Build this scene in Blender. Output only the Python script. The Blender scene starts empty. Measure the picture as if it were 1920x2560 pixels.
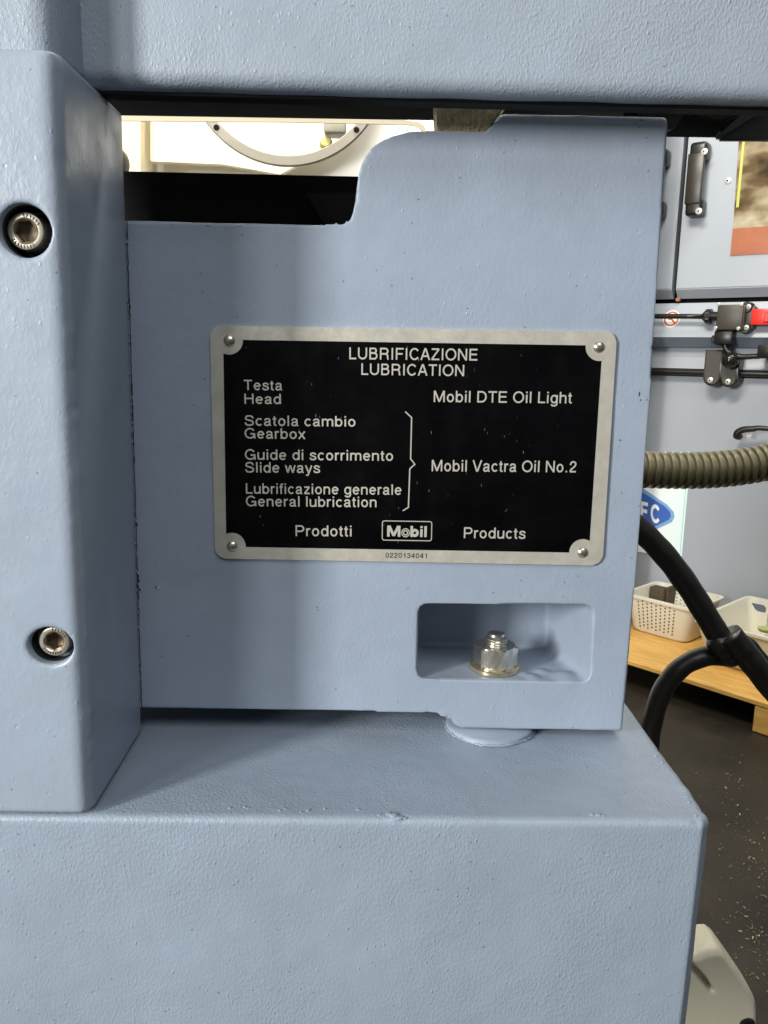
import bpy, bmesh, math, random
from mathutils import Vector, Matrix, noise
R = math.radians
random.seed(7)
sc = bpy.context.scene
COL = sc.collection

# ------------------------------------------------------------------ camera
IW, IH, FPX = 1920.0, 2560.0, 2050.0
def unit(v):
    v = Vector(v); v.normalize(); return v
cy_ = unit((-30.0, -395.0, FPX))                    # world +Y seen from the camera (x right, y down, z ahead)
cd_ = unit((-202.0, (FPX*FPX + 30*202.0)/395.0, FPX))
cd_ = (cd_ - cy_*cd_.dot(cy_)).normalized()
cu_ = -cd_                                          # world +Z
cx_ = cy_.cross(cu_)
if cx_.x < 0: cx_ = -cx_
CAM = Vector((0.0, -0.41, 1.0))
def cam_to_world(v):
    return Vector((v.dot(cx_), v.dot(cy_), v.dot(cu_)))
rx = cam_to_world(Vector((1, 0, 0))); ry = cam_to_world(Vector((0, -1, 0))); rz = cam_to_world(Vector((0, 0, -1)))
camd = bpy.data.cameras.new('camera')
cam = bpy.data.objects.new('camera', camd); COL.objects.link(cam)
cam.matrix_world = Matrix.Translation(CAM) @ Matrix(((rx.x, ry.x, rz.x), (rx.y, ry.y, rz.y), (rx.z, ry.z, rz.z))).to_4x4()
camd.sensor_fit = 'HORIZONTAL'; camd.sensor_width = 36.0; camd.lens = FPX/IW*36.0
camd.clip_start = 0.01; camd.clip_end = 60
sc.camera = cam

def ray(px, py):
    return cam_to_world(Vector((px-IW/2, py-IH/2, FPX)))
def at(px, py, Y):                                   # point of the plane Y seen at a measured pixel
    d = ray(px, py); t = (Y-CAM.y)/d.y
    return CAM + d*t
def atz(px, py, Z):
    d = ray(px, py); t = (Z-CAM.z)/d.z
    return CAM + d*t
def xz(px, py, Y):
    p = at(px, py, Y); return (p.x, p.z)

# ------------------------------------------------------------------ world and lamps
w = bpy.data.worlds.new('World'); sc.world = w; w.use_nodes = True
bgn = w.node_tree.nodes['Background']
bgn.inputs[0].default_value = (0.88, 0.94, 1.0, 1); bgn.inputs[1].default_value = 0.12
def area(name, loc, target, sx, sy, energy, col, spread=180):
    l = bpy.data.lights.new(name, 'AREA'); l.shape = 'RECTANGLE'; l.size = sx; l.size_y = sy
    l.energy = energy; l.color = col; l.spread = R(spread)
    o = bpy.data.objects.new(name, l); COL.objects.link(o); o.location = loc
    o.rotation_euler = (Vector(target)-Vector(loc)).to_track_quat('-Z', 'Y').to_euler()
    return o
def dirpos(az, el, dist, c=(0.0, 0.0, 0.92)):
    return (c[0]-math.sin(R(az))*math.cos(R(el))*dist, c[1]-math.cos(R(az))*math.cos(R(el))*dist, c[2]+math.sin(R(el))*dist)
area('window_light_near', dirpos(38, 13, 2.2), (0, 0, 0.92), 0.30, 0.60, 12, (1.0, 0.985, 0.95))
area('window_light_far', dirpos(50, 13, 2.2), (0, 0, 0.92), 0.26, 0.60, 58, (1.0, 0.985, 0.95))
area('workshop_ceiling_light', (0.35, -1.5, 2.7), (0.0, 0.0, 0.9), 1.6, 1.1, 21, (0.97, 0.985, 1.0))
area('ceiling_light', (1.1, 0.7, 2.7), (1.2, 1.6, 0.6), 1.3, 0.3, 22, (1.0, 0.96, 0.88))
area('ceiling_light_rear', (-0.15, 0.40, 2.25), (-0.1, 1.5, 1.45), 0.7, 0.3, 36, (1.0, 0.94, 0.80))
sc.view_settings.view_transform = 'Standard'; sc.view_settings.look = 'None'
sc.view_settings.exposure = 0; sc.view_settings.gamma = 1

# ------------------------------------------------------------------ materials
def srgb(r, g, b):
    f = lambda c: (c/255/12.92) if c/255 <= 0.04045 else ((c/255+0.055)/1.055)**2.4
    return (f(r), f(g), f(b), 1)
def mat(name, col, rough=0.5, metal=0.0, spec=0.5, **kw):
    m = bpy.data.materials.new(name); m.use_nodes = True
    b = m.node_tree.nodes['Principled BSDF']
    b.inputs['Base Color'].default_value = tuple(col[:3])+(1,)
    b.inputs['Roughness'].default_value = rough; b.inputs['Metallic'].default_value = metal
    b.inputs['Specular IOR Level'].default_value = spec
    for k, v in kw.items(): b.inputs[k.replace('_', ' ')].default_value = v
    return m
class NT:
    def __init__(s, m):
        s.t = m.node_tree; s.b = s.t.nodes['Principled BSDF']
    def n(s, typ, **kw):
        x = s.t.nodes.new(typ)
        for k, v in kw.items():
            if k.startswith('i_'): x.inputs[k[2:].replace('_', ' ')].default_value = v
            else: setattr(x, k, v)
        return x
    def l(s, a, b): s.t.links.new(a, b)
    def coord(s, scale=(1, 1, 1), rot=(0, 0, 0)):
        c = s.n('ShaderNodeTexCoord'); mp = s.n('ShaderNodeMapping')
        mp.inputs['Scale'].default_value = scale; mp.inputs['Rotation'].default_value = rot
        s.l(c.outputs['Object'], mp.inputs[0]); return mp.outputs[0]
    def noise(s, vec, scale, detail=2, rough=0.5):
        x = s.n('ShaderNodeTexNoise'); x.inputs['Scale'].default_value = scale
        x.inputs['Detail'].default_value = detail; x.inputs['Roughness'].default_value = rough
        s.l(vec, x.inputs['Vector']); return x.outputs['Fac']
    def voro(s, vec, scale, feature='F1', rnd=1.0):
        x = s.n('ShaderNodeTexVoronoi'); x.inputs['Scale'].default_value = scale; x.feature = feature
        x.inputs['Randomness'].default_value = rnd
        s.l(vec, x.inputs['Vector']); return x
    def ramp(s, fac, stops):
        x = s.n('ShaderNodeValToRGB'); e = x.color_ramp.elements
        while len(e) < len(stops): e.new(0.5)
        for q, (p, c) in zip(e, stops):
            q.position = p; q.color = c if isinstance(c, tuple) else (c, c, c, 1)
        s.l(fac, x.inputs[0]); return x.outputs[0]
    def math(s, op, a, b=None):
        x = s.n('ShaderNodeMath', operation=op)
        for i, v in enumerate((a, b)):
            if v is None: continue
            if isinstance(v, (int, float)): x.inputs[i].default_value = v
            else: s.l(v, x.inputs[i])
        return x.outputs[0]
    def mix(s, fac, a, b):
        x = s.n('ShaderNodeMix', data_type='RGBA')
        for sock, v in ((x.inputs[0], fac), (x.inputs[6], a), (x.inputs[7], b)):
            if isinstance(v, (int, float)): sock.default_value = v
            elif isinstance(v, tuple): sock.default_value = v
            else: s.l(v, sock)
        return x.outputs[2]
    def bump(s, height, strength, dist, prev=None):
        x = s.n('ShaderNodeBump'); x.inputs['Strength'].default_value = strength
        x.inputs['Distance'].default_value = dist; s.l(height, x.inputs['Height'])
        if prev is not None: s.l(prev, x.inputs['Normal'])
        return x.outputs[0]

PAINT = (0.305, 0.360, 0.442)
def paint(name, grain, grain_scale, pimple, pimple_scale, rough=0.42, col=PAINT, pim_th=0.24, stretch=0.6):
    """brushed and sprayed machine enamel: orange peel, raised pimples, sparse pits, faint dirt"""
    m = mat(name, col, rough, 0, 0.45); t = NT(m)
    v = t.coord((1, 1, stretch), (0, R(14), 0)); v1 = t.coord()
    peel = t.noise(v, grain_scale, 3, 0.55)
    peel = t.ramp(peel, [(0.42, 0.0), (0.68, 1.0)])
    soft = t.noise(v1, 45, 3, 0.5)
    n = t.bump(soft, 0.14, 0.0008)
    # the grain comes and goes over the surface
    area_ = t.ramp(t.noise(v1, 14, 2), [(0.35, 0.25), (0.65, 1.0)])
    n = t.bump(t.math('MULTIPLY', peel, area_), grain, 0.0004, n)
    vo = t.voro(v, pimple_scale)
    pim = t.ramp(vo.outputs['Distance'], [(0.0, 1.0), (pim_th, 0.0)])
    keep = t.ramp(vo.outputs['Color'], [(0.50, 0.0), (0.95, 1.0)])
    n = t.bump(t.math('MULTIPLY', pim, keep), pimple, 0.0006, n)
    vp = t.voro(v1, 90)
    pit = t.ramp(vp.outputs['Distance'], [(0.0, 0.0), (0.09, 1.0)])
    pk = t.ramp(vp.outputs['Color'], [(0.70, 1.0), (0.78, 0.0)])
    n = t.bump(t.math('MAXIMUM', pit, pk), pimple*0.9, 0.0006, n)
    t.l(n, t.b.inputs['Normal'])
    dirt = t.ramp(t.noise(v1, 22, 5, 0.6), [(0.3, 0.0), (0.8, 1.0)])
    c1 = tuple(c*0.93 for c in col)+(1,); c2 = tuple(min(1, c*1.05) for c in col)+(1,)
    base = t.mix(dirt, c1, c2)
    grime = t.ramp(t.noise(v1, 9, 6, 0.65), [(0.50, 0.0), (0.78, 1.0)])
    base = t.mix(t.math('MULTIPLY', grime, 0.28), base, tuple(c*f for c, f in zip(col, (0.66, 0.62, 0.55)))+(1,))
    rub = t.ramp(t.noise(t.coord((1, 1, 3.5), (0, R(-40), 0)), 55, 5, 0.7), [(0.66, 0.0), (0.72, 1.0)])
    base = t.mix(t.math('MULTIPLY', rub, 0.10), base, (0.7, 0.74, 0.78, 1))
    # dark specks in some pits
    sp = t.voro(v1, 160)
    speck = t.math('MULTIPLY', t.ramp(sp.outputs['Distance'], [(0.05, 1.0), (0.10, 0.0)]), t.ramp(sp.outputs['Color'], [(0.74, 0.0), (0.78, 1.0)]))
    base = t.mix(t.math('MULTIPLY', speck, 0.55), base, (0.05, 0.06, 0.08, 1))
    t.l(base, t.b.inputs['Base Color'])
    rr = t.ramp(t.noise(v1, 60, 3), [(0.3, rough-0.06), (0.7, rough+0.10)])
    t.l(rr, t.b.inputs['Roughness'])
    return m
M = {}
M['paint_rough'] = paint('blue_grey_paint_rough', 0.50, 900, 0.42, 520, 0.42, (0.305, 0.358, 0.422), 0.33)
M['paint_smooth'] = paint('blue_grey_paint_smooth', 0.18, 520, 0.35, 240, 0.38, PAINT, 0.16)
M['paint_bar'] = paint('blue_grey_paint_bar', 0.18, 480, 0.40, 220, 0.36, (0.308, 0.365, 0.440), 0.16)
M['paint_base'] = paint('blue_grey_paint_base', 0.42, 800, 0.55, 360, 0.40, (0.288, 0.345, 0.418), 0.20)

def grainy(name, col, rough, metal, scale=(1, 1, 1), s=300, strength=0.3, dist=0.0003, var=0.15, spec=0.5):
    m = mat(name, col, rough, metal, spec); t = NT(m); v = t.coord(scale)
    nz = t.noise(v, s, 4, 0.6)
    t.l(t.bump(nz, strength, dist), t.b.inputs['Normal'])
    t.l(t.mix(nz, tuple(c*(1-var) for c in col)+(1,), tuple(min(1, c*(1+var)) for c in col)+(1,)), t.b.inputs['Base Color'])
    return m
def plate_metal():
    m = mat('brushed_plate_metal', (0.55, 0.51, 0.42), 0.38, 0.5, 0.5); t = NT(m)
    v = t.coord(); b = t.coord((8, 8, 160))
    br = t.noise(b, 12, 3); big = t.noise(v, 110, 5, 0.7); sc_ = t.noise(t.coord((60, 8, 8), (0, R(12), 0)), 16, 4)
    n = t.bump(br, 0.2, 0.0002); n = t.bump(big, 0.25, 0.0004, n); n = t.bump(t.ramp(sc_, [(0.58, 0), (0.68, 1)]), 0.16, 0.0001, n)
    t.l(n, t.b.inputs['Normal'])
    t.l(t.mix(t.ramp(big, [(0.35, 0.0), (0.65, 1.0)]), (0.65, 0.62, 0.53, 1), (0.72, 0.69, 0.60, 1)), t.b.inputs['Base Color'])
    t.l(t.ramp(big, [(0.3, 0.30), (0.7, 0.44)]), t.b.inputs['Roughness'])
    return m
def plate_black():
    m = mat('black_enamel', (0.006, 0.006, 0.007), 0.30, 0, 0.16); t = NT(m)
    v = t.coord((1, 1, 0.30), (0, R(-28), 0)); v1 = t.coord()
    a = t.voro(v, 520); fl = t.math('MULTIPLY', t.ramp(a.outputs['Distance'], [(0.08, 1.0), (0.16, 0.0)]), t.ramp(a.outputs['Color'], [(0.76, 0.0), (0.84, 1.0)]))
    right = t.ramp(t.noise(v1, 18, 2), [(0.38, 0.0), (0.50, 1.0)])
    fl = t.math('MULTIPLY', fl, right)
    sm = t.ramp(t.noise(v1, 34, 5, 0.7), [(0.5, 0.0), (0.85, 1.0)])
    c = t.mix(sm, (0.0012, 0.0012, 0.0016, 1), (0.004, 0.004, 0.0045, 1))
    c = t.mix(t.math('MULTIPLY', fl, 0.38), c, (0.55, 0.55, 0.52, 1))
    t.l(c, t.b.inputs['Base Color'])
    t.l(t.ramp(t.noise(v1, 60, 3), [(0.3, 0.22), (0.7, 0.4)]), t.b.inputs['Roughness'])
    return m
M['plate_metal'] = plate_metal()
M['plate_black'] = plate_black()
M['letter'] = grainy('bare_letter_metal', (0.58, 0.555, 0.48), 0.45, 0.35, s=500, strength=0.15)
M['stamp'] = mat('stamped_ink', (0.03, 0.028, 0.025), 0.6)
M['rivet'] = grainy('rivet_metal', (0.56, 0.51, 0.42), 0.27, 0.9, s=250, strength=0.2)
M['brass_zinc'] = grainy('yellow_zinc', (0.72, 0.62, 0.42), 0.25, 0.9, s=400, strength=0.22)
M['screw_steel'] = grainy('warm_screw_steel', (0.84, 0.77, 0.62), 0.30, 0.85, s=420, strength=0.25)
M['hole_dark'] = mat('near_black', (0.02, 0.023, 0.026), 0.5)
M['bare_steel'] = grainy('nut_steel', (0.74, 0.71, 0.62), 0.27, 0.97, s=300, strength=0.2)
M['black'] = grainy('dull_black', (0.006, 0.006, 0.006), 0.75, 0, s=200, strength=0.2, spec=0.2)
M['rust_block'] = grainy('scaly_cast_iron', (0.50, 0.41, 0.24), 0.35, 0.5, (1, 1, 0.5), 520, 1.0, 0.003, 0.9)
M['bellows'] = grainy('black_rubber', (0.035, 0.036, 0.037), 0.5, 0, s=150, strength=0.3)
M['cream'] = grainy('cream_paint', (0.70, 0.62, 0.44), 0.5, 0, s=60, strength=0.1, var=0.03)
M['white'] = mat('white_paint', (0.88, 0.88, 0.85), 0.5)
M['ringm'] = grainy('machined_flange', (0.45, 0.41, 0.33), 0.5, 0.1, s=120, strength=0.2, var=0.08)

# ------------------------------------------------------------------ mesh helpers
ORI = {}
def thing(name, label, cat, loc=(0, 0, 0), group=None, rotz=0.0):
    o = bpy.data.objects.new(name, None); COL.objects.link(o)
    o.empty_display_size = 0.02; o.location = loc; o.rotation_euler = (0, 0, rotz)
    o['label'] = label; o['category'] = cat
    if group: o['group'] = group
    ORI[o] = Matrix.Translation(Vector(loc)) @ Matrix.Rotation(rotz, 4, 'Z')
    return o
def tag(o, label, cat, group=None):
    o['label'] = label; o['category'] = cat
    if group: o['group'] = group
    return o
def obj(name, me, mats, parent=None, smooth=None, label=None, local=False):
    """me: bmesh or mesh in world coordinates (local=True: already in the parent's)"""
    if isinstance(me, bmesh.types.BMesh):
        bm = me; me = bpy.data.meshes.new(name)
        bmesh.ops.recalc_face_normals(bm, faces=bm.faces[:]); bm.to_mesh(me); bm.free()
    for m in (mats if isinstance(mats, (list, tuple)) else [mats]): me.materials.append(m)
    if parent is not None and not local:
        me.transform(ORI[parent].inverted())
    o = bpy.data.objects.new(name, me); COL.objects.link(o)
    if parent is not None:
        o.parent = parent; ORI[o] = ORI[parent]
    else: ORI[o] = Matrix.Identity(4)
    if smooth is not None:
        for p in me.polygons: p.use_smooth = True
        if smooth < 180:
            try: me.set_sharp_from_angle(angle=R(smooth))
            except Exception: pass
    if label: o['label'] = label
    return o
def NB(): return bmesh.new()
def box(bm, a, b, bevel=0.0, seg=2, mi=0, M4=None):
    g = bmesh.ops.create_cube(bm, size=1.0)['verts']
    a = Vector(a); b = Vector(b); c = (a+b)/2; s = b-a
    for v in g: v.co = Vector((v.co.x*abs(s.x), v.co.y*abs(s.y), v.co.z*abs(s.z)))+c
    fs = set(f for v in g for f in v.link_faces)
    if bevel > 0:
        es = list(set(e for v in g for e in v.link_edges))
        r = bmesh.ops.bevel(bm, geom=es, offset=bevel, segments=seg, affect='EDGES', profile=0.5)
        fs = set(r['faces']) | set(f for f in fs if f.is_valid)
        vs = set(v for f in fs for v in f.verts)
        # connected set
        st = list(vs); 
        while st:
            v = st.pop()
            for e in v.link_edges:
                u = e.other_vert(v)
                if u not in vs: vs.add(u); st.append(u)
        g = list(vs); fs = set(f for v in g for f in v.link_faces)
    for f in fs: f.material_index = mi
    if M4 is not None: bmesh.ops.transform(bm, matrix=M4, verts=g)
    return g
def prism(bm, pts, y0, y1, mi=0, hole=None):
    """outline in (x,z) pushed from y0 to y1"""
    a = [bm.verts.new((p[0], y0, p[1])) for p in pts]; b = [bm.verts.new((p[0], y1, p[1])) for p in pts]
    n = len(pts); fs = [bm.faces.new(a), bm.faces.new(b[::-1])]
    for i in range(n): fs.append(bm.faces.new((a[i], b[i], b[(i+1) % n], a[(i+1) % n])))
    for f in fs: f.material_index = mi
    return a, b
def extrude_x(bm, prof, x0, x1, mi=0):
    """outline in (y,z) pushed along x"""
    a = [bm.verts.new((x0, p[0], p[1])) for p in prof]; b = [bm.verts.new((x1, p[0], p[1])) for p in prof]
    n = len(prof); fs = [bm.faces.new(a), bm.faces.new(b[::-1])]
    for i in range(n): fs.append(bm.faces.new((a[i], b[i], b[(i+1) % n], a[(i+1) % n])))
    for f in fs: f.material_index = mi
def cyl(bm, p0, p1, r0, r1=None, n=24, mi=0, rot=0.0):
    r1 = r0 if r1 is None else r1
    p0 = Vector(p0); p1 = Vector(p1); d = (p1-p0); q = d.to_track_quat('Z', 'Y').to_matrix()
    A = []; B = []
    for i in range(n):
        t = 2*math.pi*i/n+rot; c = q @ Vector((math.cos(t), math.sin(t), 0))
        A.append(bm.verts.new(p0+c*r0)); B.append(bm.verts.new(p1+c*r1))
    fs = [bm.faces.new(A[::-1]), bm.faces.new(B)]
    for i in range(n): fs.append(bm.faces.new((A[i], A[(i+1) % n], B[(i+1) % n], B[i])))
    for f in fs: f.material_index = mi
def lathe(bm, prof, origin=(0, 0, 0), axis=(0, 0, 1), n=32, mi=0):
    """prof: (radius, height) pairs; closed at r=0"""
    q = Vector(axis).to_track_quat('Z', 'Y').to_matrix(); o = Vector(origin); rings = []
    for r, h in prof:
        if r < 1e-7: rings.append([bm.verts.new(o+q @ Vector((0, 0, h)))])
        else: rings.append([bm.verts.new(o+q @ Vector((r*math.cos(2*math.pi*i/n), r*math.sin(2*math.pi*i/n), h))) for i in range(n)])
    for a, b in zip(rings, rings[1:]):
        for i in range(n):
            j = (i+1) % n
            if len(a) == 1 and len(b) == 1: continue
            if len(a) == 1: f = bm.faces.new((a[0], b[i], b[j]))
            elif len(b) == 1: f = bm.faces.new((a[i], a[j], b[0]))
            else: f = bm.faces.new((a[i], a[j], b[j], b[i]))
            f.material_index = mi
def catmull(pts, k=8, closed=False):
    out = []; n = len(pts)
    for i in range(n-1):
        p0 = pts[max(i-1, 0)]; p1 = pts[i]; p2 = pts[i+1]; p3 = pts[min(i+2, n-1)]
        for j in range(k):
            t = j/k
            out.append(tuple(0.5*((2*b)+(-a+c)*t+(2*a-5*b+4*c-d)*t*t+(-a+3*b-3*c+d)*t**3) for a, b, c, d in zip(p0, p1, p2, p3)))
    out.append(tuple(pts[-1])); return out
def tube(bm, pts, rad, n=14, mi=0, caps=True):
    pts = [Vector(p) for p in pts]; rings = []; up = Vector((0.12, 0.97, 0.21)).normalized()
    for i, p in enumerate(pts):
        d = (pts[min(i+1, len(pts)-1)]-pts[max(i-1, 0)]).normalized()
        s = d.cross(up).normalized(); u = s.cross(d).normalized()
        r = rad(i) if callable(rad) else rad
        rings.append([bm.verts.new(p+(s*math.cos(2*math.pi*k/n)+u*math.sin(2*math.pi*k/n))*r) for k in range(n)])
    for a, b in zip(rings, rings[1:]):
        for k in range(n):
            f = bm.faces.new((a[k], a[(k+1) % n], b[(k+1) % n], b[k])); f.material_index = mi
    if caps:
        for rg in (rings[0], rings[-1]):
            f = bm.faces.new(rg); f.material_index = mi
def round_poly(pts, rads, k=6):
    """round the corners of a 2-D polygon"""
    out = []; n = len(pts)
    for i in range(n):
        r = rads[i] if isinstance(rads, (list, tuple)) else rads
        p = Vector(pts[i]); a = Vector(pts[i-1]); b = Vector(pts[(i+1) % n])
        if r <= 0: out.append(tuple(p)); continue
        da = (a-p); db = (b-p); la = da.length; lb = db.length; da.normalize(); db.normalize()
        ang = math.acos(max(-1, min(1, da.dot(db)))); cut = min(r/math.tan(ang/2), la*0.49, lb*0.49)
        p0 = p+da*cut; p1 = p+db*cut
        for j in range(k+1):
            t = j/k; out.append(tuple(p0*(1-t)**2+p*2*t*(1-t)+p1*t*t))
    return out
def fin(bm): 
    me = bpy.data.meshes.new('tmp'); bmesh.ops.recalc_face_normals(bm, faces=bm.faces[:]); bm.to_mesh(me); bm.free(); return me
def cast(bm, voxel, cutters=(), smooth_it=4, amp=0.00025, freq=40, dents=()):
    """castings: cut, remesh to an even skin, relax the edges, then push the skin about a little"""
    o = bpy.data.objects.new('tmp', fin(bm)); COL.objects.link(o); cs = []
    for c in cutters:
        co = bpy.data.objects.new('tmpc', fin(c)); COL.objects.link(co); cs.append(co)
        md = o.modifiers.new('b', 'BOOLEAN'); md.object = co; md.operation = 'DIFFERENCE'; md.solver = 'EXACT'
    r = o.modifiers.new('r', 'REMESH'); r.mode = 'VOXEL'; r.voxel_size = voxel
    s = o.modifiers.new('s', 'SMOOTH'); s.iterations = smooth_it; s.factor = 0.5
    dg = bpy.context.evaluated_depsgraph_get(); dg.update()
    me = bpy.data.meshes.new_from_object(o.evaluated_get(dg))
    for x in [o]+cs: bpy.data.objects.remove(x)
    ns = [v.normal.copy() for v in me.vertices]
    for v, nn in zip(me.vertices, ns):
        p = v.co; d = noise.noise(p*freq)*amp + noise.noise(p*freq*4.1)*amp*0.3
        for (c, rad, a) in dents:
            q = (p-c).length
            if q < rad: d += a*(1-(q/rad)**2)**2
        v.co = p+nn*d
    me.materials.clear()
    return me
def copy_mesh(name, src, parent, loc=(0, 0, 0), rot=(0, 0, 0), scale=(1, 1, 1)):
    o = bpy.data.objects.new(name, src.data); COL.objects.link(o); o.parent = parent
    o.location = loc; o.rotation_euler = rot; o.scale = scale
    return o

# ================================================================== MILLING MACHINE, near
YF = -0.0805                                          # front face of base and side bar
# ---- base
zt_l = at(205, 2034, YF).z
pTR = at(1787, 2056, YF); pBR = at(1726, 2570, YF)
bx0 = at(-420, 2040, YF).x
BASE_TOP = pTR.z
slope = (at(1726, 2570, YF).x-pTR.x)/(pTR.z-at(1726, 2570, YF).z)
zb = at(900, 2900, YF).z
bm = NB()
prism(bm, [(bx0, BASE_TOP), (pTR.x, BASE_TOP), (pTR.x+slope*(BASE_TOP-zb), zb), (bx0, zb)], YF, 0.085)
es = [e for e in bm.edges if e.verts[0].co.x > 0.02 and e.verts[1].co.x > 0.02 and abs(e.verts[0].co.y-e.verts[1].co.y) < 1e-5 and abs(e.verts[0].co.z-e.verts[1].co.z) > 0.01 and e.verts[0].co.y < 0]
bmesh.ops.bevel(bm, geom=es, offset=0.0050, segments=1, affect='EDGES', profile=0.5)
es = [e for e in bm.edges if (abs(e.verts[0].co.z-BASE_TOP) < 1e-5 and abs(e.verts[1].co.z-BASE_TOP) < 1e-5)]
bmesh.ops.bevel(bm, geom=es, offset=0.0030, segments=3, affect='EDGES', profile=0.5)
dents = []
for px_, py_, r_, a_ in [(985, 2040, .004, .0009), (950, 2034, .003, .0007), (1010, 2046, .003, -.0006), (700, 2030, .0022, .0006), (770, 2033, .002, .0006),
                         (720, 2018, .0018, -.0005), (895, 2028, .002, .0005), (1183, 2030, .002, -.0007), (1480, 2038, .003, .0006), (1500, 2042, .002, -.0005),
                         (575, 2020, .0020, .0006), (612, 2018, .0016, .0008), (815, 2022, .0015, .0006), (1250, 2045, .002, -.0004), (1745, 2055, .0035, -.0008)]:
    dents.append((at(px_, py_, YF+0.001), r_, a_))
for k in range(26):                                   # worn, chipped right corner
    t = random.random(); p = Vector((pTR.x+slope*(BASE_TOP-zb)*t, YF+0.001, BASE_TOP+(zb-BASE_TOP)*t))
    dents.append((p, random.uniform(.002, .006), random.uniform(-.0007, .0004)))
for k in range(10):
    dents.append((Vector((pTR.x, YF+random.random()*0.08, BASE_TOP)), random.uniform(.003, .007), random.uniform(-.0009, .0006)))
base = thing('machine_base', 'blue grey painted cast base with chipped right corner and flat ledge on top', 'machine base', (pTR.x, YF, zb))
obj('casting', cast(bm, 0.0011, smooth_it=3, amp=0.00035, freq=30, dents=dents), M['paint_base'], base, 180)
bm = NB(); rl = random.Random(11)
for px_, py_, r_ in [(985, 2038, 1.7), (972, 2034, 1.2), (1000, 2042, 1.5), (1012, 2043, 1.0), (950, 2036, .8), (700, 2026, 1.0), (712, 2022, .8), (612, 2018, .9), (622, 2020, .6), (575, 2020, .8),
                    (770, 2026, 1.0), (752, 2030, .6), (812, 2022, .7), (895, 2024, .8), (1183, 2030, .8), (1480, 2036, 1.0), (1496, 2037, 1.2), (1508, 2038, .8), (1620, 2046, .6), (440, 2008, .5), (330, 2016, .5), (1740, 2040, .7), (1722, 2005, .9), (1716, 1992, .7), (1190, 1880, .4), (590, 2010, .4), (1640, 1890, .9), (1655, 1905, .9), (1672, 1925, .7)]:
    p = atz(px_, py_, BASE_TOP); p.y = max(p.y, YF+.0012); g = bmesh.ops.create_icosphere(bm, subdivisions=2, radius=r_*.001)['verts']; a_ = rl.uniform(0, 3); st_ = rl.uniform(.8, 1.8)
    for v in g:
        k_ = 1+.35*noise.noise(v.co*900+p*50); x_ = v.co.x*st_*k_; y_ = v.co.y*k_; v.co = Vector((x_*math.cos(a_*.3)-y_*math.sin(a_*.3), x_*math.sin(a_*.3)+y_*math.cos(a_*.3), v.co.z*.42*k_))+p+Vector((0, 0, -.0004 if p.y < YF+.003 else 0))
o = obj('paint_lump', bm, M['paint_base'], base, 180, label='lumps and blisters of thick paint along the ledge edge'); o['kind'] = 'stuff'
bc = at(1232, 1828, 0.0); bc = Vector((bc.x, 0.013, BASE_TOP))
bm = NB(); lathe(bm, [(0, 0.0036), (0.0228, 0.0036), (0.0240, 0.0028), (0.0243, 0.0), (0.026, -0.002)], bc, n=64)
bos = obj('clamping_boss', bm, M['paint_base'], base, 40, label='low round painted boss on the ledge under the bracket')
bm = NB()                                             # ragged paint bead around the boss
pts = []
for k in range(56):
    t = R(150+k*240/55); rr = 0.0247+random.uniform(-.0004, .0005)
    pts.append(bc+Vector((math.cos(t)*rr, math.sin(t)*rr, 0.0004+random.uniform(0, .0008))))
tube(bm, pts, lambda i: 0.00045*random.uniform(.2, 1.6), 8)
obj('paint_bead', bm, M['paint_base'], base, 180)

# ---- side bar (left)
zc_top = at(95, 123, YF).z
xr = (at(122, 400, YF).x+at(207, 1950, YF).x)/2+0.0027
barz0 = at(150, 2033, YF-0.001).z
xl = at(-420, 600, YF).x
bm = NB()
prism(bm, [(xl, zc_top), (xr+0.0026, zc_top), (xr, barz0), (xl, barz0)], YF-0.0012, -0.0003)
es = [e for e in bm.edges if (e.verts[0].co.x > xr-1e-5 and e.verts[1].co.x > xr-1e-5 and e.verts[0].co.y < YF+0.01 and e.verts[1].co.y < YF+0.01)]
bmesh.ops.bevel(bm, geom=es, offset=0.0062, segments=6, affect='EDGES', profile=0.5)
es = [e for e in bm.edges if e.calc_length() > 0.05 and abs(e.verts[0].co.y-e.verts[1].co.y) < 1e-4 and e.verts[0].co.y < YF and abs(e.verts[0].co.z-e.verts[1].co.z) < 1e-4]
es += [e for e in bm.edges if e.verts[0].co.z > zc_top-1e-4 and e.verts[1].co.z > zc_top-1e-4 and e not in es]
bmesh.ops.bevel(bm, geom=list(set(es)), offset=0.0018, segments=3, affect='EDGES', profile=0.5)
S1 = at(64, 577, YF); S2 = at(140, 1605, YF)
cut1 = NB(); cyl(cut1, (S1.x, YF-0.01, S1.z), (S1.x, YF+0.019, S1.z), 0.0100, n=48)
cut2 = NB(); cyl(cut2, (0, YF-0.01, 0), (0, YF+0.010, 0), 0.0086, n=48)
bmesh.ops.transform(cut2, matrix=Matrix.Translation((at(128, 1612, YF).x, 0, at(128, 1614, YF).z)) @ Matrix.Diagonal((1.10, 1, 0.96, 1)), verts=cut2.verts[:])
dn = [(Vector((xr, YF+0.004, barz0+random.random()*(zc_top-barz0))), random.uniform(.002, .006), random.uniform(-.0005, .0004)) for _ in range(30)]
bar = thing('side_bar', 'tall light blue grey painted upright bar at left with two sunken socket screws', 'machine column', (xr, YF, barz0))
obj('casting', cast(bm, 0.0010, (cut1, cut2), 3, 0.00014, 40, dn), M['paint_bar'], bar, 180)
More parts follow.
